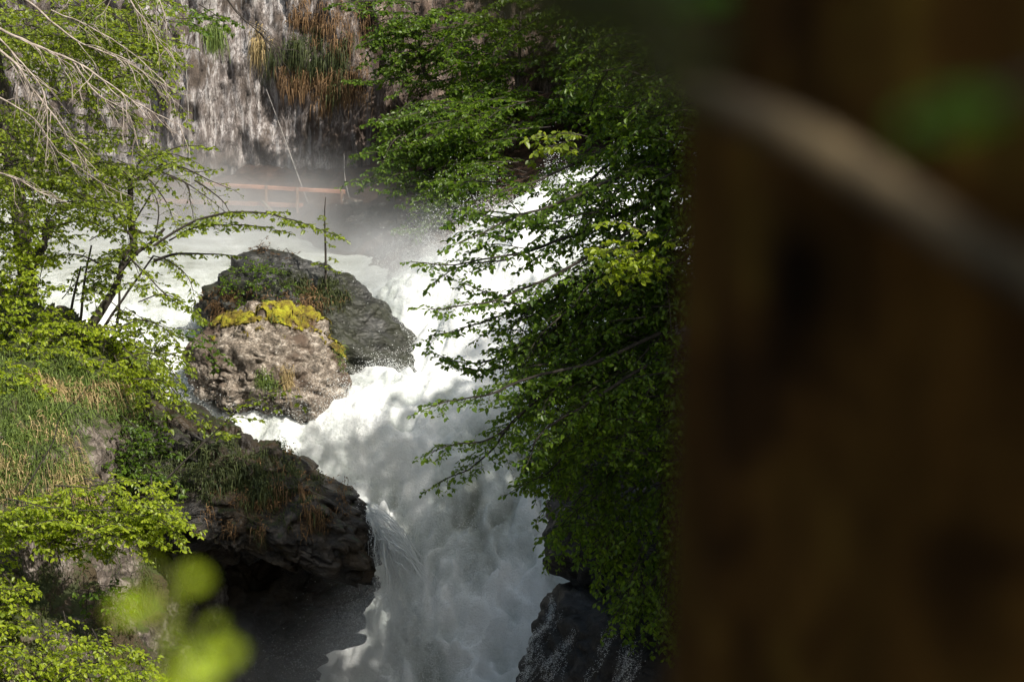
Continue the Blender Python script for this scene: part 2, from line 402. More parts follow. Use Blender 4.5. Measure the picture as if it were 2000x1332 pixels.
M['bright'] = leaf_mat('young_leaves', (.09, .14, .008), (.32, .38, .03), tw=.42)
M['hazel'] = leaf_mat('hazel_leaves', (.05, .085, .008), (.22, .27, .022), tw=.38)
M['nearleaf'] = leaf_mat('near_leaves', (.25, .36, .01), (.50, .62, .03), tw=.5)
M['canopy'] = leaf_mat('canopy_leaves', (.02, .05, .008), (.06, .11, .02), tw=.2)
M['bark'] = simple_mat('dark_bark', (.012, .009, .007), (.05, .04, .03), 12, .9, (1, 1, .3))
M['greybark'] = simple_mat('grey_bark', (.09, .07, .05), (.28, .23, .18), 10, .85, (1, 1, .4))
M['farbark'] = simple_mat('far_bark', (.02, .015, .011), (.09, .07, .055), 10, .85, (1, 1, .4))
M['deadwood'] = simple_mat('bare_twigs', (.16, .125, .10), (.42, .36, .31), 6, .8)
M['timber'] = simple_mat('rail_timber', (.26, .12, .075), (.50, .27, .18), 5, .8, (.15, 1, 1))
M['post'] = simple_mat('post_timber', (.10, .06, .04), (.24, .15, .10), 5, .85, (1, 1, .2))
M['cable'] = simple_mat('cable', (.14, .13, .12), (.28, .26, .24), 4, .5)
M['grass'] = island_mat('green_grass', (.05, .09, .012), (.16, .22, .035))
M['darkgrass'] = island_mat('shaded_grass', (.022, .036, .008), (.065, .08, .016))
M['straw'] = island_mat('straw_grass', (.20, .15, .06), (.45, .34, .16))
M['rust'] = island_mat('rust_grass', (.09, .05, .018), (.24, .14, .06))
M['moss'] = None
def moss_material():
    m, t, b = mat('yellow_moss'); v = coords(t); n = noise(t, v, 2.6, 8, .7); n2 = noise(t, v, 30, 3)
    c = ramp(t, n, [(.38, (.05, .028, .006)), (.47, (.14, .09, .008)), (.55, (.27, .23, .010)), (.66, (.38, .38, .015))])
    c = mixc(t, mth(t, 'MULTIPLY', n2, .5), c, (.06, .07, .006))
    t.links.new(c, b.inputs['Base Color']); b.inputs['Roughness'].default_value = .95; bump(t, b, n2, 1, .03); return m
M['moss'] = moss_material()

# ------------------------------------------------------------------ river
RIV = [PZ(*c) for c in [
    (-100, 430, 1.5), (300, 400, 1.5), (300, 470, 1.5), (550, 450, 1.5), (700, 490, 1.5), (100, 560, 1.45), (350, 560, 1.4), (230, 640, 1.2), (330, 640, .95), (330, 720, .5), (260, 790, .3),
    (380, 770, .15), (440, 800, 0), (520, 850, -.15), (640, 830, -.15), (560, 540, 1.3), (700, 640, .9), (740, 560, 1.5), (790, 550, 1.9), (870, 500, 2.4), (830, 640, 1.0),
    (900, 560, 2.3), (950, 480, 3.1), (1000, 400, 4.0), (1100, 330, 4.8), (1300, 250, 5.6), (1500, 200, 5.9), (1100, 480, 3.2), (1300, 400, 4.0), (1000, 620, 1.5), (1200, 620, 1.7),
    (830, 740, .35), (720, 720, .2), (690, 790, .25), (800, 800, .35), (930, 760, .5), (1050, 780, .5), (1200, 800, .5),
    (640, 880, -.8), (750, 860, .05), (860, 870, -.3), (980, 900, -.7), (1100, 950, -1.2),
    (720, 980, -2.0), (850, 1000, -1.9), (960, 1030, -2.1), (1040, 1100, -2.8), (880, 1130, -3.1), (800, 1150, -3.9), (760, 1220, -4.4), (940, 1180, -3.5), (1000, 1260, -4.1), (860, 1240, -4.2),
    (700, 1300, -4.9), (600, 1290, -5.2), (800, 1400, -5.3), (1000, 1400, -5.2), (500, 1400, -5.6), (300, 1400, -5.7), (1200, 1400, -5.2), (800, 1800, -6), (200, 1900, -6), (1400, 1900, -6)]]
RIV += [PZ(820, 535, 1.4), PZ(760, 500, 1.4)]
for q_, z_ in (((800, 450, 62), 0.0), ((880, 430, 62), .2), ((700, 430, 68), .6), ((500, 430, 68), .9), ((300, 420, 69), .9), ((1000, 330, 64), .6), ((1150, 270, 66), 1.5), ((1350, 200, 68), 2.5)):
    c_ = P(*q_); RIV.append(np.array([c_[0], c_[1], z_]))
RIV = np.array(RIV)
gx = np.arange(-19, 12, .065); gy = np.arange(22, 72, .085)
X, Y = np.meshgrid(gx, gy, indexing='ij'); XY = np.stack([X, Y], -1)
Z = rbf(RIV[:, :2], RIV[:, 2], XY, .6)
# how wild the water is: calm in the far pool, rough in the chutes
pool = 1 / (1 + np.exp(-(Y - 54.0) * 1.3)) / (1 + np.exp((X + 3.4) * 1.8))
rough = 1 - .9 * pool
p3 = np.stack([X, Y, Z * .5], -1)
bil = np.abs(fbm(p3 * .55 + 4, 5)) + .5 * np.abs(fbm(p3 * 1.6 + 8, 4)) + .22 * np.abs(fbm(p3 * 5 + 1, 4))
flow = fbm(np.stack([X * 1.7 + .4 * Y, Y * .5 - .3 * X, Z * 0], -1), 5)
low = 1 / (1 + np.exp((Y - 46.5) * 1.1))          # below the lip the water is torn into big soft billows
wp = p3 + .9 * np.stack([fbm(p3 * .5 + 60, 3), fbm(p3 * .5 + 70, 3), 0 * X], -1)
puff = 1 - np.sqrt(fbm(wp * .62 + 21, 4, gain=.45) ** 2 + .01) * 2.6
puff2 = 1 - np.sqrt(fbm(wp * 1.9 + 33, 3, gain=.45) ** 2 + .01) * 2.4
roll = fbm(np.stack([wp[..., 0] * .8 + wp[..., 1] * .25, wp[..., 1] * .5 - wp[..., 0] * .3, wp[..., 2] * 0], -1) + 12, 4, gain=.45)
Z = Z + rough * (.22 * puff + .07 * puff2 + .55 * roll + .11 * np.abs(fbm(p3 * 3.2, 4, gain=.6)) - .2) + low * (.50 * puff + .20 * puff2 - .35)
spl_c = [(P(780, 560, 54.5), .9, .7), (PZ(880, 500, 2.4), .8, .5), (PZ(720, 790, .3), 1.1, .4), (PZ(600, 835, -.1), .8, .35), (PZ(470, 815, 0), .8, .35), (PZ(400, 780, .1), .6, .3), (PZ(790, 745, .4), .7, .35), (PZ(650, 1300, -5), 1.0, 1.2), (PZ(730, 1300, -5), .9, .9), (PZ(590, 1340, -5), .9, 1.0), (PZ(870, 1150, -3.2), 1.0, .4)]
for c, rr_, a in spl_c:
    g = np.exp(-((X - c[0]) ** 2 + (Y - c[1]) ** 2) / rr_ ** 2); Z += a * g * (.6 + .8 * np.abs(fbm(p3 * 2.1, 4)))
def water_mat():
    m, t, b = mat('white_water')
    v = coords(t, (1, .45, .6), (0, 0, R(20))); v0 = coords(t)
    n1 = noise(t, v, .55, 8, .6, .8); n2 = noise(t, v0, 4, 8, .72, .4); n3 = noise(t, v0, 22, 4, .8)
    f = mth(t, 'ADD', mth(t, 'MULTIPLY', n1, .62), mth(t, 'MULTIPLY', n2, .38))
    at = nd(t, 'ShaderNodeAttribute', attribute_name='foam')
    f = mth(t, 'ADD', mth(t, 'MULTIPLY', f, .8), mth(t, 'SUBTRACT', mth(t, 'MULTIPLY', at.outputs['Fac'], .62), .22))
    c = ramp(t, f, [(.26, (.19, .205, .16)), (.38, (.36, .385, .35)), (.53, (.60, .64, .62)), (.68, (.84, .86, .85))])
    t.links.new(c, b.inputs['Base Color']); b.inputs['Roughness'].default_value = .55
    b.inputs['Specular IOR Level'].default_value = .25
    b.inputs['Subsurface Weight'].default_value = 1.0; b.inputs['Subsurface Radius'].default_value = (1, 1, 1); b.inputs['Subsurface Scale'].default_value = .07
    h = mth(t, 'ADD', mth(t, 'MULTIPLY', n2, 1.0), mth(t, 'MULTIPLY', n3, .45)); bump(t, b, h, .85, .16)
    return m
M['water'] = water_mat()
Vw = np.stack([X, Y, Z], -1).reshape(-1, 3); Fw = grid_faces(len(gx), len(gy))
riv_o = tag(mesh_obj('river_water', Vw, Fw, None, M['water']), kind='structure')
fo = rough * (.52 + .32 * puff + .16 * puff2 + .9 * fbm(p3 * .38 + 40, 4) - .02 * low) + (1 - rough) * (.30 + .25 * fbm(p3 * 1.2, 4))
att = riv_o.data.attributes.new('foam', 'FLOAT', 'POINT'); att.data.foreach_set('value', np.clip(fo, 0, 1).ravel().astype(np.float32))
sub = grid_faces(len(gx), len(gy)).reshape(len(gx) - 1, len(gy) - 1, 4)[::3, ::3]
# coarse copy only for finding where things meet the water
Xc, Yc, Zc = X[::4, ::4], Y[::4, ::4], Z[::4, ::4]
reg('water', np.stack([Xc, Yc, Zc], -1).reshape(-1, 3), grid_faces(*Xc.shape))

# ------------------------------------------------------------------ ground (one sheet to the horizon)
gx2 = np.concatenate([np.linspace(-600, -45, 26), np.arange(-42, 42, 1.0), np.linspace(45, 600, 26)])
gy2 = np.concatenate([np.linspace(-400, -22, 20), np.arange(-20, 95, 1.0), np.linspace(100, 900, 26)])
X2, Y2 = np.meshgrid(gx2, gy2, indexing='ij')
bed = np.interp(Y2, [-50, 0, 25, 41, 48, 54, 60, 72, 90], [-9, -9, -8, -7.5, -4, -2.5, -1.2, -.5, 0])
xl = np.interp(Y2, [0, 30, 45, 60, 72], [-16, -15, -12.5, -17, -18]); xr = np.interp(Y2, [0, 30, 42, 50, 58, 64, 72], [7, 4.5, 2.6, 3.4, 7, 3, 2])
lft = np.maximum(0, xl - X2); rgt = np.maximum(0, X2 - xr)
side = 1.5 * np.minimum(lft, 14) + .35 * np.maximum(0, lft - 14) + 1.15 * np.minimum(rgt, 17) + .4 * np.maximum(0, rgt - 17)
side = np.minimum(side, 60 + 0 * side)
near = np.interp(Y2, [-400, -6, 1.6, 2.2, 22, 30], [40, 13.6, 12.9, 12.7, -4, -9])
back = np.maximum(0, Y2 - 75) * .9
Z2 = np.maximum(bed + side, near) + np.minimum(back, 70)
Z2 = Z2 + (np.clip(np.hypot(X2, Y2) - 4, 0, 12) / 12) * .8 * fbm(np.stack([X2, Y2, X2 * 0], -1) * .15, 4) * (Z2 > bed + .2)
tag(mesh_obj('gorge_ground', np.stack([X2, Y2, Z2], -1).reshape(-1, 3), grid_faces(len(gx2), len(gy2)), None, M['soil']), kind='structure')

# ------------------------------------------------------------------ cliff
cx = np.arange(-32, 18, .09); cz = np.arange(-2, 30, .11)
CX, CZ = np.meshgrid(cx, cz, indexing='ij')
cp = np.stack([CX, CX * 0, CZ], -1)
CY = 70 + .8 * np.clip(CX + 6, -4, 30) * -.12 + .15 * CZ
CY = CY - 1.7 * fbm(cp * [.16, 1, .08] + 3, 4, ridge=True) - .8 * fbm(cp * [.7, 1, .3] + 9, 5, ridge=True) - .28 * fbm(cp * [2.6, 1, .9] + 5, 5, ridge=True)
CY -= .5 * np.exp(-((CX + 10.8) / 1.2) ** 2) 
Vc = np.stack([CX, CY, CZ], -1).reshape(-1, 3); Fc = grid_faces(len(cx), len(cz))
tag(mesh_obj('cliff', Vc, Fc, None, M['cliff']), kind='structure')
reg('cliff', Vc.reshape(len(cx), len(cz), 3)[::3, ::3].reshape(-1, 3), grid_faces(len(cx[::3]), len(cz[::3])))

def sheet(name, ctrl, x0, x1, y0, y1, nx, ny, m, amp=.25, sc=.7, key=None, ridge=True, fine=.05, clip=None):
    c = np.array(ctrl, float); PX, PY = np.meshgrid(np.linspace(x0, x1, nx), np.linspace(y0, y1, ny), indexing='ij')
    q = np.stack([PX, PY], -1) / 100; d = rbf(c[:, :2] / 100, c[:, 2], q, .3)
    W = CAM + d[..., None] * (FW + ((PX - 1000) / FPX)[..., None] * RT - ((PY - 666) / FPX)[..., None] * UP)
    du = np.gradient(W, axis=0); dv = np.gradient(W, axis=1); n = unit(np.cross(dv, du)); 
    W = W + n * (amp * fbm(W * sc, 6, ridge=ridge) + fine * fbm(W * 5, 4, ridge=True))[..., None]
    V = W.reshape(-1, 3); F = grid_faces(nx, ny)
    if clip is not None: ok = inpoly(PX.ravel() + 14 * fbm(V * .9, 3), PY.ravel() + 22 * fbm(V * .7 + 5, 4), clip); F = F[ok[F].all(1)]
    o = mesh_obj(name, V, F, None, m); reg(key or name, V, F); return o

# far bank under the railing, right of the pool
o = sheet('leaf_litter_slope', [(200, 360, 69.5), (200, 432, 65.4), (200, 470, 65), (300, 350, 69.8), (450, 350, 69.6), (300, 432, 65.4), (450, 432, 65.2), (450, 470, 64.6), (600, 435, 65), (600, 480, 64), (600, 380, 67.5), (680, 440, 64), (680, 500, 62), (720, 545, 58.5), (800, 400, 65), (800, 520, 58.2), (850, 460, 60), (850, 520, 57.2), (760, 340, 69), (900, 300, 67), (900, 420, 60.3), (930, 470, 58), (1000, 200, 69), (1000, 350, 62),
    (1200, 100, 72), (1200, 250, 64.5), (1400, 0, 76), (1400, 180, 67), (900, 560, 57), (1000, 0, 84), (860, 180, 71), (700, 300, 71.5), (680, 580, 60), (1600, 100, 75), (200, 580, 64)],
    180, 1700, 0, 570, 300, 130, M['soil'], .28, .6, 'slope')
tag(o, kind='structure')
# left bank: grassy rock wall
LBK = [(-300, 500, 46), (0, 520, 47), (100, 560, 46.5), (200, 610, 46), (290, 690, 46), (330, 760, 45.5), (-300, 800, 38), (0, 760, 40), (100, 740, 40.5), (200, 740, 41.5), (300, 800, 43), (0, 900, 37.2), (100, 900, 37), (170, 900, 38.5), (230, 880, 40.5), (320, 900, 41.5),
       (0, 1000, 36.8), (100, 1010, 37.2), (200, 1000, 39.8), (300, 1000, 41.2), (400, 1050, 42.5), (0, 1150, 36), (120, 1150, 36.5), (250, 1150, 38.8), (400, 1160, 42.5), (0, 1332, 33.5), (200, 1332, 36.0), (350, 1332, 39.5), (-300, 1332, 32), (0, 1600, 31), (300, 1600, 35), (420, 1332, 44), (480, 1160, 46), (480, 1332, 47), (430, 900, 45), (400, 780, 47)]
o = sheet('left_bank', LBK, -420, 480, 520, 1650, 220, 270, M['bankrock'], .5, .6, 'lbank', fine=.09,
          clip=[(-500, 540), (40, 585), (100, 625), (170, 655), (225, 690), (270, 730), (300, 790), (380, 860), (460, 930), (490, 1100), (490, 1700), (-500, 1700)])
o.name = 'rocky_bank'; tag(o, kind='structure')

# ------------------------------------------------------------------ boulders and ledges
def rock_thing(name, outline, label, m, key, **kw):
    V, F = outline_rock(outline, **kw); o = mesh_obj(name, V, None, F, m); tag(o, label, 'rock'); reg(key, V, F); return o, V, F
slab, Vs, Fs = rock_thing('boulder', [(374, 582), (392, 555), (430, 525), (470, 490), (520, 488), (590, 505), (650, 535), (720, 568), (775, 622), (818, 680), (834, 718), (815, 758), (760, 780), (690, 790), (600, 800), (500, 780), (420, 700), (392, 640)],
    'long dark grey boulder with shrubs on its back, behind the mossy boulder', M['slab'], 'slab', depth=52.3, thick=1.7, level=7, power=.76, facets=9, fdepth=.05, noise=.06, strata=((.45, .2, .8), .13, 1.9), seed=5, tilt=.35, fine=.03)
bould, Vb, Fb = rock_thing('mossy_boulder', [(360, 690), (366, 655), (400, 640), (436, 612), (500, 600), (560, 602), (615, 616), (650, 655), (668, 700), (678, 745), (668, 790), (640, 835), (600, 832), (560, 822), (500, 815), (420, 812), (402, 790), (396, 765), (370, 735)],
    'pinkish pitted boulder capped with yellow moss in the middle of the torrent', M['boulder'], 'boulder', depth=49.5, thick=1.25, level=7, power=.72, facets=20, fdepth=.09, noise=.11, seed=11, tilt=.12, fine=.05, strata=((.1, 0, 1), .07, 1.1))
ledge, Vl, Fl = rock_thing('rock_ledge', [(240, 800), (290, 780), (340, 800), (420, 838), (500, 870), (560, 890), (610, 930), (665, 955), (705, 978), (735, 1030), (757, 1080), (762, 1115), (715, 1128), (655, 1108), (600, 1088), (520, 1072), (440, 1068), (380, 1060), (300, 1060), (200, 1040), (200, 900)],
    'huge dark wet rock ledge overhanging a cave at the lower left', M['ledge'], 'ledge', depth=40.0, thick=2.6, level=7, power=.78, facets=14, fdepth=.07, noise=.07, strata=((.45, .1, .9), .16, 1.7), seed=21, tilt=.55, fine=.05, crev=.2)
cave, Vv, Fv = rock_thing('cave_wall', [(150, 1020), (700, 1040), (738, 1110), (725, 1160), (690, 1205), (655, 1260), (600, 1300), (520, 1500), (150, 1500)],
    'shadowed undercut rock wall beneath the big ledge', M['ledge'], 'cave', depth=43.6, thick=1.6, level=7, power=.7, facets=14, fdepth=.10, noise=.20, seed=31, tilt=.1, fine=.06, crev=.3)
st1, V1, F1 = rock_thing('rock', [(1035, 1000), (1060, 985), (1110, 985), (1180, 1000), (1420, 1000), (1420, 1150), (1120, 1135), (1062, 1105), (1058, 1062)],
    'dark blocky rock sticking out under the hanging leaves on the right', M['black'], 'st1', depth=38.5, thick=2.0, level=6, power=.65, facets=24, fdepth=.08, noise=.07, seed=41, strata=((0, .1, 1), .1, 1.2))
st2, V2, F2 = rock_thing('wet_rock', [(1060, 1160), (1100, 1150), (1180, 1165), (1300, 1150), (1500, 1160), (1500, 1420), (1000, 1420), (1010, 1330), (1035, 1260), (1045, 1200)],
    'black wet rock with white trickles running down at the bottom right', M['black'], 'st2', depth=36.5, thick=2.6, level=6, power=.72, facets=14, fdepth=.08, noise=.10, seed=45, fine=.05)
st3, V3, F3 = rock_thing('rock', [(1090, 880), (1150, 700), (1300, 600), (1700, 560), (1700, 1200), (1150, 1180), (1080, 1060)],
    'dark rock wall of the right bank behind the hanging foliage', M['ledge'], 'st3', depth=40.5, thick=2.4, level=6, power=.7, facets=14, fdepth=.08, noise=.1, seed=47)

# moss cap on the boulder
def shell(V, F, mask, off, name, m, parent, sc=3.0):
    keep = mask[F].all(1); f = F[keep]; used = np.unique(f); remap = -np.ones(len(V), int); remap[used] = np.arange(len(used))
    me = parent.data; nr = np.zeros(len(V) * 3, np.float32); me.vertices.foreach_get('normal', nr); nr = nr.reshape(-1, 3)
    W = V[used] + nr[used] * (off * (.25 + np.clip(.5 + fbm(V[used] * sc, 4), 0, 1.3)) + .015)[:, None]
    return mesh_obj(name, W, None, remap[f], m, parent)
nr = np.zeros(len(Vb) * 3, np.float32); bould.data.vertices.foreach_get('normal', nr); nr = nr.reshape(-1, 3)
bx, by, bd = project(Vb)
topz = by < np.interp(bx, [360, 400, 430, 520, 560, 620, 650, 690], [600, 636, 642, 628, 638, 660, 688, 712])
msk = ((topz & (fbm(Vb * 1.5 + 6, 4) + .5 * fbm(Vb * 5, 3) > -.16)) | ((by < np.interp(bx, [360, 430, 600, 690], [640, 680, 690, 740])) & (fbm(Vb * 2.2 + 2, 4) > .32))) & (nr[:, 2] > -.1) 
mo = shell(Vb, Fb, msk, .05, 'moss', M['moss'], bould, 5.5)

# ------------------------------------------------------------------ grass
def tuft(B, root, nrm, n, length, lean=(0, 0, 0), spread=.9, wd=.012, droop=.9, base=.06):
    root = np.asarray(root, float); k = 5
    D = unit(np.asarray(nrm, float) * .6 + np.array([0, 0, .5]) + np.asarray(lean, float) + rng.normal(size=(n, 3)) * spread * .5)
    L = length * rng.uniform(.45, 1.15, n); t = np.linspace(0, 1, k)
    P0 = root + rng.normal(size=(n, 3)) * base
    C = P0[:, None] + D[:, None] * (L[:, None] * (t - .25 * t ** 2)[None])[..., None] + np.array([0, 0, -1.]) * (droop * L[:, None] * (t ** 2.2)[None])[..., None]
    S_ = unit(np.cross(D, rng.normal(size=(n, 3))))
    ww = wd * rng.uniform(.6, 1.3, n)[:, None] * (1 - .8 * t)[None]
    V = np.stack([C - S_[:, None] * ww[..., None], C + S_[:, None] * ww[..., None]], 2).reshape(-1, 3)
    b = np.array([[2 * i, 2 * i + 1, 2 * i + 3, 2 * i + 2] for i in range(k - 1)])
    B.add(V, (np.arange(n)[:, None, None] * 2 * k + b[None]).reshape(-1, 4))
def tuft_thing(name, spots, keys, label, m, cat='grass tuft', group=None, kind=None, n=70, length=.35, wd=.012, droop=.9, spread=.9, base=.08, lean=(0, 0, 0)):
    B = Buf(); first = None
    for (x, y) in spots:
        h = hit(x, y, keys)
        if h is None: continue
        if first is None: first = h[0]
        tuft(B, h[0], h[1], n, length * rng.uniform(.7, 1.3), lean, spread, wd, droop, base)
    if first is None: return None
    o = B.build(name, m); tag(o, label, cat if kind != 'stuff' else None, group, kind); return o
def around(x, y, rx, ry, n): return np.c_[x + rng.normal(size=n) * rx, y + rng.normal(size=n) * ry]

# ---- front boulder
mi = np.where(msk)[0]; mi = mi[rng.random(len(mi)) < .5]; B = Buf()
for q_ in mi[::2]: tuft(B, Vb[q_] + nr[q_] * .03, nr[q_], 6, .055, (0, 0, 0), 1.6, .005, .5, .03)
M['mossblade'] = island_mat('moss_fronds', (.12, .07, .008), (.42, .36, .02)); fr = B.build('fronds', M['mossblade'], mo); fr.location = (0, 0, 0)
tuft_thing('grass_tuft', around(520, 745, 14, 10, 9), ['boulder'], 'yellow green grass tuft on the face of the mossy boulder, left of the straw tuft', M['grass'], n=45, length=.3)
tuft_thing('grass_tuft', around(556, 738, 10, 8, 7), ['boulder'], 'straw coloured grass tuft hanging on the lower face of the mossy boulder', M['straw'], n=50, length=.33, droop=1.3)
tuft_thing('grass_tuft', around(664, 690, 8, 14, 8), ['boulder'], 'bright green grass on the right edge of the mossy boulder', M['grass'], n=30, length=.22)
tuft_thing('grass_tuft', around(545, 625, 22, 5, 8), ['boulder'], 'thin green grass sprouting from the moss on the boulder top', M['grass'], n=18, length=.18)
tuft_thing('grass_tuft', around(600, 640, 16, 6, 7), ['boulder'], 'small tawny grass beside the right moss hump on the boulder', M['rust'], n=20, length=.16)

# ---- back boulder: grass, shrubs, sapling
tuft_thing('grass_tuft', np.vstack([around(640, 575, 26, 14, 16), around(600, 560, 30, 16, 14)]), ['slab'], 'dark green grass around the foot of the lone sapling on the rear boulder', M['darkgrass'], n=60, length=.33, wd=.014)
tuft_thing('grass_tuft', around(440, 590, 20, 16, 22), ['slab'], 'rusty grass on the left end of the rear boulder', M['rust'], n=40, length=.28)
tuft_thing('grass_tuft', around(580, 590, 50, 16, 40), ['slab'], 'rusty brown grass along the middle of the rear boulder', M['rust'], n=30, length=.26)
def plant(name, label, cat, loc, leafm, stemm, builder, group=None):
    e = empty(name, loc, label, cat, group); LB, TB = Buf(), Buf(); builder(LB, TB)
    TB.build('stem' if cat != 'tree' else 'branches', stemm, e); LB.build('foliage', leafm, e, smooth=False)
    return e
def b_fill(*args, **kw): return lambda LB, TB: fill(LB, TB, *args, **kw)
h = hit(500, 540, ['slab'])[0]
plant('shrub', 'dark leafy shrub covering the left back of the rear boulder', 'shrub', h, M['beech'], M['bark'],
      b_fill([(425, 560), (450, 530), (490, 512), (560, 515), (610, 550), (590, 590), (520, 600), (440, 600)], 70, (51.3, 52.7), (.2, -.5, .3), .38, leaf=.055, twig=.18, jit=.9))
plant('bare_bush', 'leafless brown twiggy bush on the crest of the rear boulder', 'shrub', h + [.8, .3, .3], M['rust'], M['bark'],
      b_fill([(470, 500), (500, 475), (560, 490), (600, 505), (560, 525), (500, 525)], 26, (53.0, 53.8), (.3, 0, .8), .55, leaf=.03, twig=.3, jit=.8, leafy=.25))
def sapling(LB, TB):
    b0 = hit(636, 575, ['slab'])[0]; d0 = project(b0)[2]
    tube(TB, [b0, P(636, 500, d0), P(634, 420, d0 + .1), P(636, 385, d0 + .1)], [.035, .03, .012], 6, 14)
    for (a, c, L) in (((634, 520), (655, 508), 1), ((634, 525), (612, 515), 1), ((634, 470), (650, 480), 1), ((635, 440), (625, 425), 1), ((635, 520), (660, 530), 1)):
        bough(LB, TB, [P(*a, d0), P((a[0] + c[0]) / 2, c[1] - 4, d0), P(*c, d0 - .1)], r0=.008, twig=.12, gap=.06, leaf=.06, leafy=.8)
plant('sapling', 'thin upright dark stemmed sapling on top of the rear boulder', 'sapling', hit(636, 575, ['slab'])[0], M['hazel'], M['bark'], sapling)

# ------------------------------------------------------------------ railing and path in the mist
rl = empty('wooden_railing', PZ(520, 410, 1.6), 'weathered orange wooden railing in the mist at the foot of the cliff', 'railing')
def plank(a, b, hgt, dep, name, m, parent):
    a, b = np.asarray(a), np.asarray(b); n = 14; t = np.linspace(0, 1, n)[:, None]; C = a + t * (b - a)
    T = unit(b - a); Nn = unit(np.cross(T, [0, 0, 1.])); C = C + np.array([0, 0, 1]) * (.012 * fbm(C * 2, 3))[:, None]
    prof = [(-.5, -.42), (-.42, -.5), (.42, -.5), (.5, -.42), (.5, .42), (.42, .5), (-.42, .5), (-.5, .42)]
    V = np.stack([C + Nn * dep * u + np.array([0, 0, 1]) * hgt * v if abs(T[2]) < .8 else C + RT * dep * u + np.array([0, 1, 0]) * hgt * v for u, v in prof], 1).reshape(-1, 3)
    i = np.arange(n * 8).reshape(n, 8); j = np.roll(i, -1, 1); Q = np.stack([i[:-1], j[:-1], j[1:], i[1:]], -1).reshape(-1, 4)
    capq = [[0, 1, 2, 3], [0, 3, 4, 7], [4, 5, 6, 7]]; e = (n - 1) * 8
    Q = np.vstack([Q, np.array(capq)[:, ::-1], np.array(capq) + e])
    return mesh_obj(name, V, Q, None, m, parent, smooth=False)
plank(P(395, 360, 66.4), P(674, 375, 65.6), .125, .07, 'rail', M['timber'], rl)
plank(P(288, 392, 66.9), P(592, 402, 66.0), .15, .06, 'rail', M['timber'], rl)
for x, yt, yb in ((668, 372, 470), (581, 366, 425), (520, 362, 425), (400, 357, 430), (300, 388, 430)):
    a = P(x, yt, 66.15 - (x - 400) / 500); plank(P(x, yb, 66.15 - (x - 400) / 500), a, .09, .09, 'post', M['post'], rl)
pr = plank(P(676, 467, 63.6), P(800, 456, 62.6), .14, .16, 'log', M['greybark'], None); tag(pr, 'pale squared log lying along the path edge right of the pool', 'log')
B = Buf(); tube(B, [P(318, 398, 65), P(352, 434, 64.6)], [.07, .09], 8, 8, .03, True); tag(B.build('log', M['greybark']), 'short pale broken log slanting into the misty pool at left', 'log')
B = Buf(); tube(B, [P(512, 393, 65), P(536, 418, 64.6)], [.05, .06], 8, 8, .02, True); tag(B.build('log', M['greybark']), 'small pale stick standing slanted in front of the lower rail', 'log')
for nm, pts, lab in (('cable', [(520, 175, 68), (548, 250, 67.4), (575, 325, 67), (612, 425, 66)], 'thin pale cable slanting down across the cliff past the railing'),
                     ('cable', [(672, 300, 67), (674, 350, 66.6), (686, 400, 66), (706, 470, 65)], 'short thin cable hanging beside the right end of the railing'),
                     ('cable', [(360, 60, 66), (367, 200, 66), (371, 330, 66), (374, 430, 66)], 'hair thin vertical cable hanging in front of the cliff at left')):
    B = Buf(); tube(B, [P(*p) for p in pts], [.014, .022], 5, 30); tag(B.build(nm, M['cable']), lab, 'cable')
rk = np.random.default_rng(5)
for (x, y, r_, lab_) in ((690, 398, .22, 'nearest the rail end'), (700, 432, .26, 'the largest one'), (720, 420, .18, 'just right of the largest'), (760, 440, .2, 'lowest in the middle'), (790, 432, .16, 'rightmost of all'), (740, 400, .15, 'uppermost and smallest')):
    h = hit(x, y, ['slope']); V, F = _ico.get(4) or ico(4); _ico[4] = (V, F)
    W = V * [1.3, 1, .6] * r_ * (1 + .35 * fbm(V * 1.3 + x, 4, ridge=True))[:, None] + h[0]
    tag(mesh_obj('stone', W, None, F, M['boulder']), 'small pale pinkish stone on the brown leaf litter, ' + lab_, 'stone', 'stones on the leaf litter slope')

# ------------------------------------------------------------------ cliff plants
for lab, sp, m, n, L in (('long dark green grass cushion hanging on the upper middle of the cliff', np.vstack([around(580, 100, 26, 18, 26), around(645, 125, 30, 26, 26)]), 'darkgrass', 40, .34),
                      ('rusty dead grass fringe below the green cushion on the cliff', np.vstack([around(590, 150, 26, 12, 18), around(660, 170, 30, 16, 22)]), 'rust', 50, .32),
                      ('brown and green hanging grass curtain at the top middle of the cliff', np.vstack([around(610, 25, 20, 26, 18), around(680, 60, 20, 40, 22)]), 'rust', 30, .3),
                      ('small bright green grass tuft high on the pale left part of the cliff', around(415, 68, 6, 7, 7), 'grass', 60, .45),
                      ('narrow yellowish grass tuft on the cliff right of the bright tuft', around(508, 88, 6, 14, 7), 'straw', 50, .4)):
    tuft_thing('hanging_grass', sp, ['cliff'], lab, M[m], n=n, length=L, wd=.02, droop=1.6, base=.15, lean=(0, -.3, -.2))
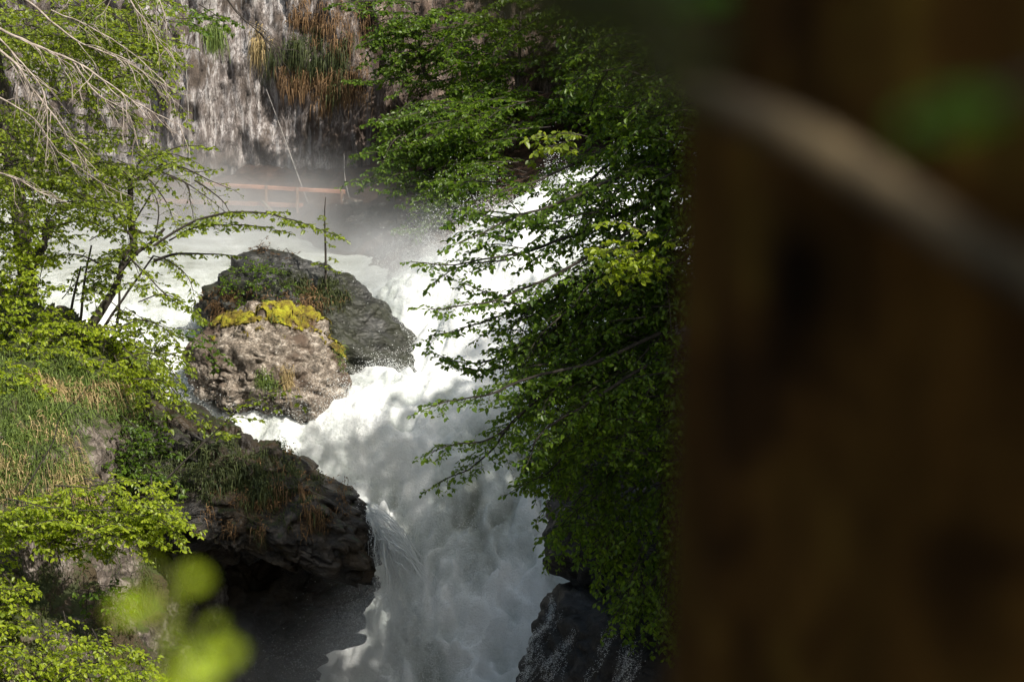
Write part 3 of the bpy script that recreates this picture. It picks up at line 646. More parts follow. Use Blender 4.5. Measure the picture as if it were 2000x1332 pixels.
# ------------------------------------------------------------------ grass of the left bank
tuft_thing('bank_grass', sample_poly([(-60, 820), (120, 800), (160, 880), (165, 960), (60, 990), (-60, 980)], 110), ['lbank'], 'pale green and tawny grass covering the rounded hump of the left bank', M['grass'], kind='stuff', n=55, length=.34, wd=.011, base=.12, droop=1.0)
tuft_thing('bank_straw', sample_poly([(-60, 850), (110, 830), (165, 900), (165, 990), (60, 1000), (-60, 1000)], 60), ['lbank'], 'dry straw grass on the hump of the left bank', M['straw'], kind='stuff', n=50, length=.36, wd=.011, base=.14, droop=1.3)
tuft_thing('grass_tuft', around(85, 765, 16, 8, 12), ['lbank'], 'straw coloured drooping grass tussock at the left edge above the hump', M['straw'], n=110, length=.75, wd=.013, droop=1.6, lean=(.2, -.5, 0))
tuft_thing('grass_tuft', around(195, 770, 24, 10, 14), ['lbank'], 'big pale green and straw tussock hanging over the dark gap in the bank', M['straw'], n=110, length=.75, wd=.013, droop=1.6, lean=(.3, -.4, 0))
tuft_thing('grass_tuft', around(205, 760, 26, 8, 10), ['lbank'], 'fresh green grass crowning the straw tussock over the dark gap', M['grass'], n=90, length=.55, wd=.013, droop=1.2)
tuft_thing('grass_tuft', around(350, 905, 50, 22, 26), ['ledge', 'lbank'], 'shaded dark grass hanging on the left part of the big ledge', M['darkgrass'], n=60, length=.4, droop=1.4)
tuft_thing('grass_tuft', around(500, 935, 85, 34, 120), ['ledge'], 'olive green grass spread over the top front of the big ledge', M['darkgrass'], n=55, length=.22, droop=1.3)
tuft_thing('grass_tuft', around(560, 975, 85, 32, 48), ['ledge'], 'rusty dead grass hanging down the front of the big ledge to its right lip', M['rust'], n=40, length=.22, droop=1.3)

# ------------------------------------------------------------------ left side trees and shrubs
def limb(pts, d): return [P(x, y, d + (k * .0)) for k, (x, y) in enumerate(pts)]
# curved tree leaning over the pool
def leaning(LB, TB):
    d = 42
    tube(TB, limb([(160, 670), (180, 632), (206, 592), (232, 548), (242, 505), (262, 470)], d), [.12, .10, .07, .045], 9, 24, .04)
    tube(TB, limb([(236, 530), (262, 500), (300, 470), (320, 445)], d), [.05, .03], 6, 14, .03)
    B_ = lambda pts, dd=0, **k: bough(LB, TB, [P(x, y, d + dd) for x, y in pts], **k)
    B_([(300, 480), (350, 448), (400, 425), (450, 413), (520, 418), (590, 436), (668, 462)], -1.0, r0=.03, twig=.55, gap=.07, leaf=.095, lgap=.05)
    B_([(330, 470), (380, 445), (440, 438), (500, 440), (560, 452)], -.7, r0=.02, twig=.4, gap=.08, leaf=.09)
    B_([(300, 510), (345, 496), (400, 496), (455, 498)], 0, r0=.035, twig=.35, gap=.12, leaf=.08, leafy=.7)
    B_([(262, 470), (230, 430), (180, 400), (150, 380)], 0, r0=.03, twig=.6, gap=.08, leaf=.085)
    B_([(300, 470), (310, 420), (300, 380), (270, 360)], .3, r0=.02, twig=.5, gap=.08, leaf=.085)
    B_([(240, 540), (200, 520), (160, 500), (110, 500)], .3, r0=.03, twig=.7, gap=.07, leaf=.085)
    B_([(250, 500), (290, 540), (330, 580), (395, 620)], -.6, r0=.02, twig=.5, gap=.08, leaf=.085)
    B_([(300, 500), (330, 510), (370, 545), (385, 600)], -.6, r0=.015, twig=.4, gap=.08, leaf=.08)
    fill(LB, TB, [(120, 440), (300, 440), (320, 520), (230, 600), (130, 560)], 26, (41, 43.5), (.5, -.4, .2), .8, leaf=.085, twig=.4)
plant('leaning_tree', 'dark curved tree leaning right over the pool with a long leafy bough', 'tree', P(160, 670, 42), M['hazel'], M['bark'], leaning)
def slim(LB, TB):
    d = 43
    tube(TB, limb([(262, 500), (260, 460), (254, 410), (256, 352)], d), [.09, .075, .06], 8, 16, .03)
    for pts in ([(256, 355), (300, 335), (350, 350), (400, 385), (440, 415)], [(256, 355), (290, 350), (320, 390), (345, 440)], [(258, 440), (285, 395), (310, 350), (335, 330)], [(300, 338), (350, 325), (410, 352), (455, 372)],
                [(330, 345), (365, 360), (372, 395), (380, 430)], [(380, 352), (410, 372), (440, 400), (452, 430)]):
        bough(LB, TB, limb(pts, d - .4), r0=.022, twig=.5, gap=.10, leaf=.05, leafy=.18, flat=.9, droop=.2)
    for pts in ([(256, 352), (230, 325), (190, 320), (150, 340)], [(256, 352), (280, 310), (330, 300), (385, 315)], [(300, 330), (330, 320), (370, 335), (420, 330)], [(290, 315), (340, 290), (380, 285), (410, 290)]):
        bough(LB, TB, limb(pts, d), r0=.018, twig=.45, gap=.09, leaf=.085, flat=.5)
plant('slim_tree', 'slim dark upright trunk with arching half bare twigs in front of the misty pool', 'tree', P(262, 500, 43), M['hazel'], M['bark'], slim)
# upper left trees
def upl(LB, TB):
    tube(TB, limb([(60, 700), (50, 500), (20, 300), (-20, 60), (-30, -200)], 46), [.22, .18, .12], 10, 20, .1)
    fill(LB, TB, [(-60, -40), (330, -40), (320, 60), (300, 130), (330, 250), (260, 330), (150, 420), (-60, 440)], 150, (44.5, 48.5), (.8, -.3, -.1), 1.3, leaf=.08, twig=.6, gap=.085)
plant('leafy_tree', 'dense green tree filling the upper left corner behind the bare twigs', 'tree', P(60, 700, 46), M['hazel'], M['bark'], upl)
def upl2(LB, TB):
    tube(TB, limb([(30, 600), (40, 560), (84, 480), (100, 430)], 44), [.16, .13, .11], 10, 16, .04)
    fill(LB, TB, [(-60, 20), (160, 10), (330, 100), (310, 120), (120, 80), (-60, 90)], 26, (40.5, 42), (.9, -.2, -.35), 1.2, leaf=.085, twig=.5)
    fill(LB, TB, [(150, 60), (240, 60), (320, 100), (318, 128), (200, 110)], 12, (40, 41), (.9, -.2, -.3), .9, leaf=.08, twig=.4)
    fill(LB, TB, [(-60, 200), (60, 210), (150, 260), (240, 330), (250, 440), (100, 460), (-60, 440)], 60, (40.5, 43), (.8, -.3, -.1), 1.1, leaf=.085, twig=.5)
    fill(LB, TB, [(200, 315), (300, 300), (330, 330), (250, 345)], 8, (41, 42), (.9, -.2, 0), .8, leaf=.08, twig=.35)
plant('sunlit_tree', 'sunlit yellow green tree with a stout dark trunk at the left edge', 'tree', P(30, 600, 44), M['hazel'], M['bark'], upl2)
plant('shrub', 'dark clump of leaves hanging at the top edge beside the bare twigs', 'shrub', P(380, 10, 44), M['beech'], M['bark'], b_fill([(325, 15), (350, 0), (430, 35), (425, 55), (345, 50)], 7, (43, 44), (.8, 0, -.4), .7, leaf=.085, twig=.35))
# bare dead branches
def dead(pts, d, r, tw):
    r = r * 1.08
    def f(LB, TB):
        base = [P(x, y, d) for x, y in pts]; n = 40; C = catmull(base, n)
        C = C + .05 * np.stack([fbm(C * 1.4 + 11 * k, 3) for k in range(3)], -1)
        tube(TB, C, [r, r * .6, r * .2], 6)
        for k in rng.choice(np.arange(4, n - 2), min(30, int(tw * 1.7) + 1), replace=False):
            t_ = unit(C[k + 1] - C[k]); v = unit(t_ * .9 + rng.normal(size=3) * .45 + [0, 0, -.35]); L = rng.uniform(.35, 1.1) * (1 - .5 * k / n)
            c2 = np.array([C[k], C[k] + v * L * .4, C[k] + v * L * .75 + [0, 0, -.08 * L], C[k] + v * L + [.02, 0, -.25 * L]])
            c2[1:] += rng.normal(size=(3, 3)) * .03
            tube(TB, c2, [r * .45, r * .3, r * .12], 4, 8)
            for q in range(2):
                v2 = unit(v + rng.normal(size=3) * .5 + [0, 0, -.3]); s0 = c2[1 + q]; L2 = L * rng.uniform(.3, .6)
                tube(TB, [s0, s0 + v2 * L2 * .5, s0 + v2 * L2 + [0, 0, -.15 * L2]], [r * .25, r * .1], 3, 5)
    return f
DB = [([(-30, 40), (60, 85), (145, 120), (200, 155), (270, 205), (372, 255)], .030, 9, 'long pale bare branch running from the left edge towards the cable'),
      ([(20, -20), (70, 15), (110, 50), (170, 90), (250, 122), (340, 175)], .024, 7, 'pale bare branch above the long one near the top left corner'),
      ([(140, 118), (170, 160), (200, 190), (245, 218), (262, 250), (272, 292)], .020, 7, 'bare branch forking down right from the middle of the long one'),
      ([(-20, 85), (35, 130), (75, 190), (115, 240), (150, 290), (190, 338)], .028, 12, 'twiggy grey white branch fanning down through the left foliage'),
      ([(-20, 50), (30, 110), (85, 180), (92, 250), (88, 325)], .018, 6, 'bare twig hanging almost straight down at the far left'),
      ([(-20, 330), (40, 352), (80, 378), (135, 398)], .020, 4, 'lone bare branch at the left edge above the yellow green shrub'),
      ([(240, -30), (262, 15), (285, 45), (330, 105)], .020, 6, 'pale forked twigs hanging in front of the cliff at the top edge'),
      ([(300, -30), (318, 20), (325, 60), (327, 105)], .014, 4, 'slender vertical twig hanging beside the pale forked twigs'),
      ([(225, -20), (205, 20), (180, 46)], .012, 2, 'short pale curved twig curling left at the top edge'),
      ([(140, -20), (128, 12), (104, 30)], .012, 1, 'smallest pale curved twig near the top left corner'),
      ([(100, 20), (190, 60), (260, 105), (330, 170), (372, 190)], .016, 6, 'thin brownish bare branch ending in front of the cliff foot'),
      ([(-20, 180), (60, 230), (120, 300), (200, 360), (260, 385)], .018, 6, 'grey bare branch crossing the left foliage low down'),
      ([(430, -20), (470, 30), (500, 60), (562, 118)], .018, 7, 'dark brown bare branch in front of the upper cliff')]
for k, (pts, r, tw, lab) in enumerate(DB):
    e = empty('bare_branch', P(*pts[0], 39), lab, 'branch', 'bare branches at the upper left'); LB, TB = Buf(), Buf(); dead(pts, 38.5 + .5 * (k % 4), r, tw)(LB, TB)
    TB.build('wood', M['bark'] if k == 12 else M['deadwood'], e)

tuft_thing('bank_grass', sample_poly([(-60, 690), (120, 700), (260, 740), (300, 820), (170, 860), (40, 800), (-60, 830)], 90), ['lbank'], 'green grass covering the shoulder of the left bank between the shrubs', M['grass'], kind='stuff', n=60, length=.4, wd=.012, base=.16, droop=1.1)
tuft_thing('bank_grass', sample_poly([(-60, 960), (180, 960), (300, 1020), (260, 1332), (-60, 1332)], 90), ['lbank'], 'dull green grass on the lower rock wall of the left bank', M['darkgrass'], kind='stuff', n=45, length=.3, wd=.011, base=.14, droop=1.4)
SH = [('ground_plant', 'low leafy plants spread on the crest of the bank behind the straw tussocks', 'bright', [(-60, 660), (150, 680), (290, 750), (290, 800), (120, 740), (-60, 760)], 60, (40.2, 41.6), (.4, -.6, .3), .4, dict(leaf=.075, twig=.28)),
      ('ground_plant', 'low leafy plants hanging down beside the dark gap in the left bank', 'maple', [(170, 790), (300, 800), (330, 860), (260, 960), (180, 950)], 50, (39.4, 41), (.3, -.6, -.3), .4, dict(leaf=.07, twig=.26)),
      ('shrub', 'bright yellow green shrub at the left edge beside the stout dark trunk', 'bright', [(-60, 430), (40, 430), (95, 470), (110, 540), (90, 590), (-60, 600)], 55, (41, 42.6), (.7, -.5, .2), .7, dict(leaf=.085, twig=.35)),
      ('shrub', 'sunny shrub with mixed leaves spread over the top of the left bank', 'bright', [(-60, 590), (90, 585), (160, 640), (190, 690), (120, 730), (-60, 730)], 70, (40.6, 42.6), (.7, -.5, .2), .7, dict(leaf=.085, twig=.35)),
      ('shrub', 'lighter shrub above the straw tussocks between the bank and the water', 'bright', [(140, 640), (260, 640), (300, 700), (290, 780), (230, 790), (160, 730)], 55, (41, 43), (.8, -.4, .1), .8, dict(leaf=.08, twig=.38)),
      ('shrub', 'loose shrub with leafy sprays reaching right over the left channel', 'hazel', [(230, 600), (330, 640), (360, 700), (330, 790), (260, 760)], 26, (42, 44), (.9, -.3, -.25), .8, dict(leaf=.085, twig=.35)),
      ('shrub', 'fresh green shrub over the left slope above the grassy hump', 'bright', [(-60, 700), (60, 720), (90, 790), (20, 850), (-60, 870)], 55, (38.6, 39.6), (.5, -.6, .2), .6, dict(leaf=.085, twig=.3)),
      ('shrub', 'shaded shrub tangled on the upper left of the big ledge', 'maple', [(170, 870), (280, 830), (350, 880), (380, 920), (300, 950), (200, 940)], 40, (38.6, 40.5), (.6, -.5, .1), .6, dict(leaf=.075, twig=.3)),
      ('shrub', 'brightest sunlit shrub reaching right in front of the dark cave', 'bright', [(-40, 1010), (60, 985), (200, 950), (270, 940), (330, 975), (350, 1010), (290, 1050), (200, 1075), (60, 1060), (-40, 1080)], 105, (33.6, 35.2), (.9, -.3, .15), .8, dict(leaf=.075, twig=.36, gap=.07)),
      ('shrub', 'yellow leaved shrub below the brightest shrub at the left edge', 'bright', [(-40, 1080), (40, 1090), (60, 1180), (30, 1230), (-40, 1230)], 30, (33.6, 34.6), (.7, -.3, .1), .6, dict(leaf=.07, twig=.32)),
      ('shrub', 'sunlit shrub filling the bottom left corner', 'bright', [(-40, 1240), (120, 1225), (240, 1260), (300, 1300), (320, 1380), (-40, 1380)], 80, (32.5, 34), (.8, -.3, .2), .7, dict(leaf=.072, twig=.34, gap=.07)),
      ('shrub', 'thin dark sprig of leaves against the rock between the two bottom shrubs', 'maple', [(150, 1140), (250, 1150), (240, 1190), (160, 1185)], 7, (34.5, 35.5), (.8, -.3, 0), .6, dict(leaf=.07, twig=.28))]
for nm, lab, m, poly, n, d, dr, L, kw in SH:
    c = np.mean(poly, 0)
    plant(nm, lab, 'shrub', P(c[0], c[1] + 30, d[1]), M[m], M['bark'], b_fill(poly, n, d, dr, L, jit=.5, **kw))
def sprays(lst, d, **kw):
    def f(LB, TB):
        for pts in lst: bough(LB, TB, [P(x, y, d + rng.uniform(-.3, .3)) for x, y in pts], **kw)
    return f
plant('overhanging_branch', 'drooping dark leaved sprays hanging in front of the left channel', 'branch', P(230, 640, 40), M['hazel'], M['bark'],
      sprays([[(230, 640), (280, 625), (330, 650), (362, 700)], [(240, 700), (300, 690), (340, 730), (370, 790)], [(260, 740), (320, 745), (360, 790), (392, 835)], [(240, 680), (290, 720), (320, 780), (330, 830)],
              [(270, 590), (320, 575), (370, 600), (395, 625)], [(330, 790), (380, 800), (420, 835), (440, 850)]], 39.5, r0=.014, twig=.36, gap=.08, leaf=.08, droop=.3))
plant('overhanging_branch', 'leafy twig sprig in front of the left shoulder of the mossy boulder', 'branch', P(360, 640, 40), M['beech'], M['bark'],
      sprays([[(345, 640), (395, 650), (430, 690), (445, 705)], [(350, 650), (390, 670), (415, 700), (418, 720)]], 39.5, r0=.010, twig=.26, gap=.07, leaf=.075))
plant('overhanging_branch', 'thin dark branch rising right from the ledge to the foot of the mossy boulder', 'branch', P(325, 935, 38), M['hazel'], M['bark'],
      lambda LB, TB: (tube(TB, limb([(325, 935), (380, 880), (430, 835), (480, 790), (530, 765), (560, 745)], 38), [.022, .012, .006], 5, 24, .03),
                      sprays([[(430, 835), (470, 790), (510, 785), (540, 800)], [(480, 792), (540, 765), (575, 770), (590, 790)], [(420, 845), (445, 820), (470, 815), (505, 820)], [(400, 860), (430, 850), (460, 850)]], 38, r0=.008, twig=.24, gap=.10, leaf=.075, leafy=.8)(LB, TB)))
plant('bare_branch', 'dark bare stem rising across the grassy hump of the left bank', 'branch', P(45, 960, 36), M['hazel'], M['bark'],
      lambda LB, TB: tube(TB, limb([(40, 965), (75, 915), (105, 860), (115, 815), (150, 780), (175, 750)], 36), [.018, .012, .005], 5, 20, .04))
for lab, pts in (('thin straight stem left of the leaning tree base', [(133, 630), (140, 600), (148, 560), (158, 520)]), ('slender dark stem just left of the curved trunk', [(155, 640), (160, 590), (166, 540), (178, 480)]), ('leaning dark stem right of the curved trunk', [(195, 655), (215, 620), (250, 570), (300, 500)]), ('fine upright stem behind the leaning tree', [(228, 640), (232, 600), (234, 560), (236, 530)])):
    e = empty('thin_stem', P(*pts[0], 42.6), lab, 'stem', 'thin stems on the left bank'); B = Buf(); tube(B, limb(pts, 42.6), [.035, .02], 6, 14, .03); B.build('stem', M['bark'], e)

# ------------------------------------------------------------------ right bank: big beech over the falls
def beech(LB, TB):
    b = lambda pts, d, **k: bough(LB, TB, [P(x, y, dd) for (x, y), dd in zip(pts, np.linspace(d + .6, d - .6, len(pts)))], **{**dict(r0=.035, twig=.85, gap=.068, leaf=.078, lgap=.05, flat=.24, droop=.16), **k})
    H = [[(1290, 420), (1200, 470), (1080, 540), (960, 590), (840, 600)], [(1290, 380), (1180, 430), (1060, 480), (940, 510), (835, 512)],
         [(1290, 480), (1180, 540), (1060, 590), (950, 630), (845, 655)], [(1290, 560), (1180, 610), (1060, 660), (960, 700), (885, 700)],
         [(1290, 650), (1180, 700), (1060, 735), (950, 765), (840, 790)], [(1290, 700), (1190, 730), (1080, 760), (980, 840), (850, 880)],
         [(1200, 720), (1080, 750), (1000, 830), (950, 890), (858, 942)], [(1290, 600), (1150, 650), (1040, 690), (950, 720), (860, 690)],
         [(1290, 320), (1200, 350), (1100, 390), (1000, 430), (900, 470)], [(1290, 260), (1200, 290), (1100, 330), (1000, 370), (930, 400)],
         [(1290, 440), (1200, 500), (1120, 560), (1040, 600), (920, 560)], [(1290, 760), (1220, 790), (1150, 850), (1080, 910), (1018, 945)],
         [(1290, 700), (1220, 740), (1130, 800), (1060, 850), (1035, 900)]]
    for k, pts in enumerate(H): b(pts, 31 + .9 * (k % 4))
    for pts in ([(1300, 300), (1200, 320), (1120, 380), (1050, 420)], [(1300, 500), (1240, 560), (1150, 600), (1100, 650)], [(1200, 640), (1120, 660), (1050, 690), (980, 690)]): b(pts, 33)
    fill(LB, TB, [(1080, 560), (1340, 540), (1400, 820), (1100, 800), (1000, 720), (980, 640)], 95, (31.5, 34), (-.85, -.2, -.3), 1.1, leaf=.078, twig=.6)
    fill(LB, TB, [(1050, 330), (1340, 230), (1340, 560), (1180, 540), (1120, 420)], 46, (31, 34), (-.85, -.2, -.25), 1.1, leaf=.078, twig=.55)
    fill(LB, TB, [(900, 350), (1060, 330), (1120, 470), (1000, 540), (880, 520)], 14, (31, 33.5), (-.9, -.2, -.25), 1.0, leaf=.085, twig=.45)
_b = beech
def beech(LB, TB):
    _b(LB, TB)
    fill(LB, TB, [(1240, 230), (1410, 230), (1410, 640), (1270, 640)], 85, (31, 33), (-.7, -.2, -.3), 1.0, leaf=.085, twig=.55)
    fill(LB, TB, [(1120, -40), (1360, -40), (1360, 300), (1200, 250), (1140, 150)], 60, (30.5, 33), (-.85, -.2, -.25), 1.1, leaf=.078, twig=.55)
    fill(LB, TB, [(1100, 540), (1340, 500), (1340, 900), (1160, 880), (1060, 790), (1040, 640)], 70, (31, 33), (-.85, -.2, -.3), 1.1, leaf=.078, twig=.6)
e = plant('beech_tree', 'large beech on the right with dark layered boughs drooping over the white water', 'tree', P(1290, 1100, 33.5), M['beech'], M['bark'], beech)
B = Buf(); tube(B, [P(1310, 1150, 36.5), P(1300, 800, 35.2), P(1294, 450, 34), P(1290, 200, 33.5), P(1300, -200, 33.5)], [.22, .16, .10, .08], 12, 30, .12); B.build('trunk', M['bark'], e)
plant('sunlit_bough', 'sunlit yellow green bough glowing on the right against dark leaves', 'branch', P(1300, 480, 30.2), M['bright'], M['bark'],  # on these boughs sunlight is put into the leaf colour, brighter than the beech
      b_fill([(1200, 430), (1320, 425), (1320, 500), (1250, 540), (1200, 520)], 15, (29.6, 30.2), (-.8, -.3, .1), .6, leaf=.09, twig=.34))
plant('sunlit_bough', 'small sunlit bough high up above the white cascade', 'branch', P(1150, 270, 30.2), M['hazel'], M['bark'],
      b_fill([(1055, 262), (1130, 255), (1145, 285), (1090, 300), (1060, 285)], 7, (29.8, 30.2), (-.8, -.3, .1), .5, leaf=.09, twig=.3))
plant('sunlit_bough', 'small bright bough at the top right beside the dark blurred trunk', 'branch', P(1290, 50, 32), M['hazel'], M['bark'],
      b_fill([(1235, 15), (1285, 25), (1280, 65), (1240, 60)], 6, (31.6, 32), (-.8, -.3, .1), .5, leaf=.09, twig=.3))
def hang(LB, TB):
    fill(LB, TB, [(1050, 830), (1400, 780), (1410, 1200), (1330, 1250), (1215, 1190), (1190, 1100), (1110, 1060), (1090, 960), (1030, 930)], 230, (34.0, 36.5), (-.6, -.3, -.6), .8, leaf=.085, twig=.42, jit=.4, droop=.4)
    for pts in ([(1180, 960), (1120, 1000), (1090, 1040), (1068, 1095)], [(1250, 1080), (1230, 1140), (1225, 1180)], [(1130, 900), (1070, 930), (1020, 950)], [(1300, 1150), (1290, 1200), (1310, 1245)]):
        bough(LB, TB, [P(x, y, 34) for x, y in pts], r0=.012, twig=.4, gap=.07, leaf=.085, droop=.4)
plant('hanging_foliage', 'dark curtain of leafy twigs hanging over the rocks on the right bank', 'shrub', P(1250, 1150, 36), M['beech'], M['bark'], hang)

# background trees on the far right slope
def far_tree(lab, trunk, d, boughs, poly, n, m, lf=.12):
    base = P(*trunk[0], d); e = empty('tree', base, lab, 'tree', 'trees on the far slope'); LB, TB, KB = Buf(), Buf(), Buf()
    tube(KB, [P(x, y, d) for x, y in trunk], [.075, .055, .03], 9, 16, .05)
    for pts in boughs: bough(LB, TB, [P(x, y, dd) for (x, y), dd in zip(pts, np.linspace(d, d - 1.5, len(pts)))], r0=.03, twig=.9, gap=.1, leaf=lf, lgap=.075, flat=.25, droop=.15)
    fill(LB, TB, poly, n, (d - 1.5, d + 1.2), (-.9, -.3, -.1), 1.5, leaf=lf, twig=.75, gap=.11, lgap=.08)
    KB.build('trunk', M['farbark'], e); TB.build('branches', M['bark'], e); LB.build('foliage', m, e, smooth=False)
far_tree('pale trunked tree whose leafy tiers reach out above the railing end', [(852, 415), (858, 370), (866, 310), (870, 262)], 62,
         [[(880, 330), (820, 335), (760, 345), (690, 355)], [(880, 280), (820, 285), (760, 295), (705, 300)], [(880, 210), (820, 220), (770, 232), (735, 240)], [(880, 300), (800, 310), (730, 330)], [(870, 370), (820, 365), (760, 372)]],
         [(740, 260), (800, 200), (900, 190), (950, 260), (930, 340), (860, 370), (770, 350), (720, 320)], 52, M['maple'])
far_tree('second thin pale trunk with foliage right of the first tree on the far slope', [(876, 440), (880, 400), (886, 330), (890, 280)], 60.5,
         [[(900, 420), (860, 430), (810, 445), (780, 450)], [(900, 380), (860, 395), (820, 400)]],
         [(880, 200), (1000, 180), (1010, 280), (960, 360), (880, 440), (820, 440), (860, 380)], 52, M['beech'])
far_tree('tree with a short pale trunk showing high against the cliff edge', [(832, 150), (822, 110), (818, 70), (800, -60)], 66,
         [[(820, 60), (780, 65), (740, 75), (715, 85)], [(830, 145), (790, 150), (720, 160), (690, 158)], [(820, 5), (760, 0), (700, 5), (650, 10)], [(820, 25), (760, 25), (690, 18)]],
         [(740, 40), (830, 30), (900, 60), (900, 180), (800, 190), (750, 130)], 46, M['maple'])
far_tree('broad tree filling the top of the view between the cliff and the beech', [(1000, 330), (1010, 200), (1015, 80), (1020, -60)], 64,
         [], [(860, 20), (1180, -20), (1200, 230), (1050, 260), (930, 260), (880, 150)], 120, M['beech'], .13)
far_tree('dark tree high on the slope behind the blurred trunk edge', [(1210, 260), (1200, 120), (1190, -60)], 63,
         [], [(1130, -20), (1420, -20), (1420, 300), (1280, 300), (1150, 200)], 95, M['beech'], .13)
plant('shrub', 'low green shrub on the far bank above the splash', 'shrub', P(830, 455, 61.5), M['beech'], M['bark'], b_fill([(780, 415), (860, 410), (900, 450), (860, 470), (800, 455)], 18, (60.5, 61.6), (-.7, -.4, .1), .8, leaf=.11, twig=.45))

# ------------------------------------------------------------------ tall trees of the right bank (mostly outside the picture, they shade the gorge)
def tall_tree_mesh(seed, H=15.0, RR=4.2, n=90, leaf=.30):
    global rng; keep = rng; rng = np.random.default_rng(seed); LB, TB, KB = Buf(), Buf(), Buf()
    tube(KB, [(0, 0, -8), (.1, 0, H * .3), (-.1, .1, H * .7), (0, 0, H)], [.38, .28, .18, .05], 12, 30, .25)
    for k in range(n):
        z = H * rng.uniform(.25, 1.0); a = rng.uniform(0, 2 * math.pi); L = RR * (1 - .65 * ((z / H - .45) / .6) ** 2) * rng.uniform(.65, 1.1)
        v = np.array([math.cos(a), math.sin(a), 0]); s = np.array([0, 0, z])
        bough(LB, TB, [s, s + v * L * .5 + [0, 0, .12 * L], s + v * L + [0, 0, -.05 * L]], r0=.05, twig=1.5, gap=.35, leaf=leaf, lgap=.22, flat=.5)
    rng = keep; return KB, TB, LB
KB, TB, LB = tall_tree_mesh(91)
proto = empty('tall_tree', (0, 0, 0), 'tall tree', 'tree', 'tall shade trees on the right bank')
parts = [KB.build('trunk', M['bark'], proto), TB.build('branches', M['bark'], proto), LB.build('foliage', M['canopy'], proto, smooth=False)]
TT = [(10.5, 24.5, 3, 1.15, 'tall dark tree on the right bank hidden behind the blurred trunk, shading the big beech'), (9.5, 56, 5, 1.0, 'tall dark tree beside the head of the cascade, shading the far slope trees'), (7.0, 68, 8, 1.0, 'tall dark tree on the far slope behind the blurred trunk'), (8.6, 29.5, 2, 1.15, 'tall dark tree on the right bank hidden by the blurred trunk, shading the ledge'), (10.8, 35.5, 3, 1.13, 'tall dark tree on the right bank, nearest to the lower falls'), (12.5, 41, 3, .95, 'tall dark tree on the right bank beside the middle of the torrent'),
      (13.5, 26, 5, 1.1, 'tall dark tree on the right bank closest to the viewer'), (14.0, 50, 6, 1.0, 'tall dark tree on the right bank level with the cascade'),
      (17.0, 58, 10, 1.0, 'tall dark tree on the right bank above the cascade'), (19.0, 36, 12, 1.1, 'tall dark tree higher up behind the right bank trees'),
      (8.5, 61, 4, .9, 'tall dark tree at the head of the cascade'), (16.0, 18, 8, 1.1, 'tall dark tree right of the near slope')]
for k, (x, y, z, s, lab) in enumerate(TT):
    if k == 0: o = proto
    else:
        o = proto.copy(); S.collection.objects.link(o)
        for c in parts: c2 = c.copy(); S.collection.objects.link(c2); c2.parent = o
    o.location = (x, y, z); o.scale = (s, s, s); o.rotation_euler = (0, 0, k * 2.1); o['label'] = lab

# undergrowth on the right bank behind the blurred trunk
GB = Buf(); N_ = 46000; ux = 4.5 + 16 * rng.random(N_) ** 1.3; uy = rng.uniform(18, 62, N_)
def ground_z(x, y):
    i = np.clip(np.searchsorted(gx2, x) - 1, 0, len(gx2) - 2); j = np.clip(np.searchsorted(gy2, y) - 1, 0, len(gy2) - 2)
    a = (x - gx2[i]) / (gx2[i + 1] - gx2[i]); b = (y - gy2[j]) / (gy2[j + 1] - gy2[j])
    return (Z2[i, j] * (1 - a) + Z2[i + 1, j] * a) * (1 - b) + (Z2[i, j + 1] * (1 - a) + Z2[i + 1, j + 1] * a) * b
uz = ground_z(ux, uy); cl_ = fbm(np.stack([ux, uy, ux * 0], -1) * .45 + 77, 4); k_ = cl_ > -.12
q_ = np.stack([ux, uy, uz + (.05 + 1.1 * np.clip(cl_ + .12, 0, 1)) * rng.random(N_)], -1)[k_]
leaves_batch(GB, q_, rng.normal(size=(len(q_), 3)) * [1, 1, .4], np.array([-.3, -.2, 1.]) + rng.normal(size=(len(q_), 3)) * .4, rng.uniform(.12, .32, len(q_)))
tag(GB.build('undergrowth', M['canopy'], smooth=False), 'low leafy undergrowth on the right bank behind the blurred trunk', None, None, 'stuff')

# ------------------------------------------------------------------ near tree: trunk, limb, crown above the viewer
nt_ = empty('near_tree', (0.36, 1.3, 12.8), 'huge blurred dark brown trunk filling the right of the view with a pale slanting limb', 'tree')
def trunk_mesh():
    n, m = 160, 120; h = np.linspace(12.2, 17.5, n); a = np.linspace(0, 2 * math.pi, m, endpoint=False)
    r0 = .27
    cx_ = P(1385, 666, .78)[0] + r0; cyy = P(1385, 666, .78)[1] + .05
    A, Hh = np.meshgrid(a, h); 
    q = np.stack([np.cos(A) * 1.2, np.sin(A) * 1.2, Hh * .5], -1)
    rr = r0 * (1 + .05 * fbm(q * 1.1, 4) + .035 * fbm(q * [4, 4, 1.2], 4, ridge=True)) + .14 * np.exp(-(Hh - 12.4) / .35)
    V = np.stack([cx_ + rr * np.cos(A), cyy + rr * np.sin(A) * .9, Hh], -1)
    i = np.arange(n * m).reshape(n, m); j = np.roll(i, -1, 1)
    return V.reshape(-1, 3), np.stack([i[:-1], j[:-1], j[1:], i[1:]], -1).reshape(-1, 4), cx_, cyy
Vt, Qt, tcx, tcy = trunk_mesh()
reg('ntrunk', Vt, Qt); KNOT = tuple(hit(1560, 530, ['ntrunk'])[0])
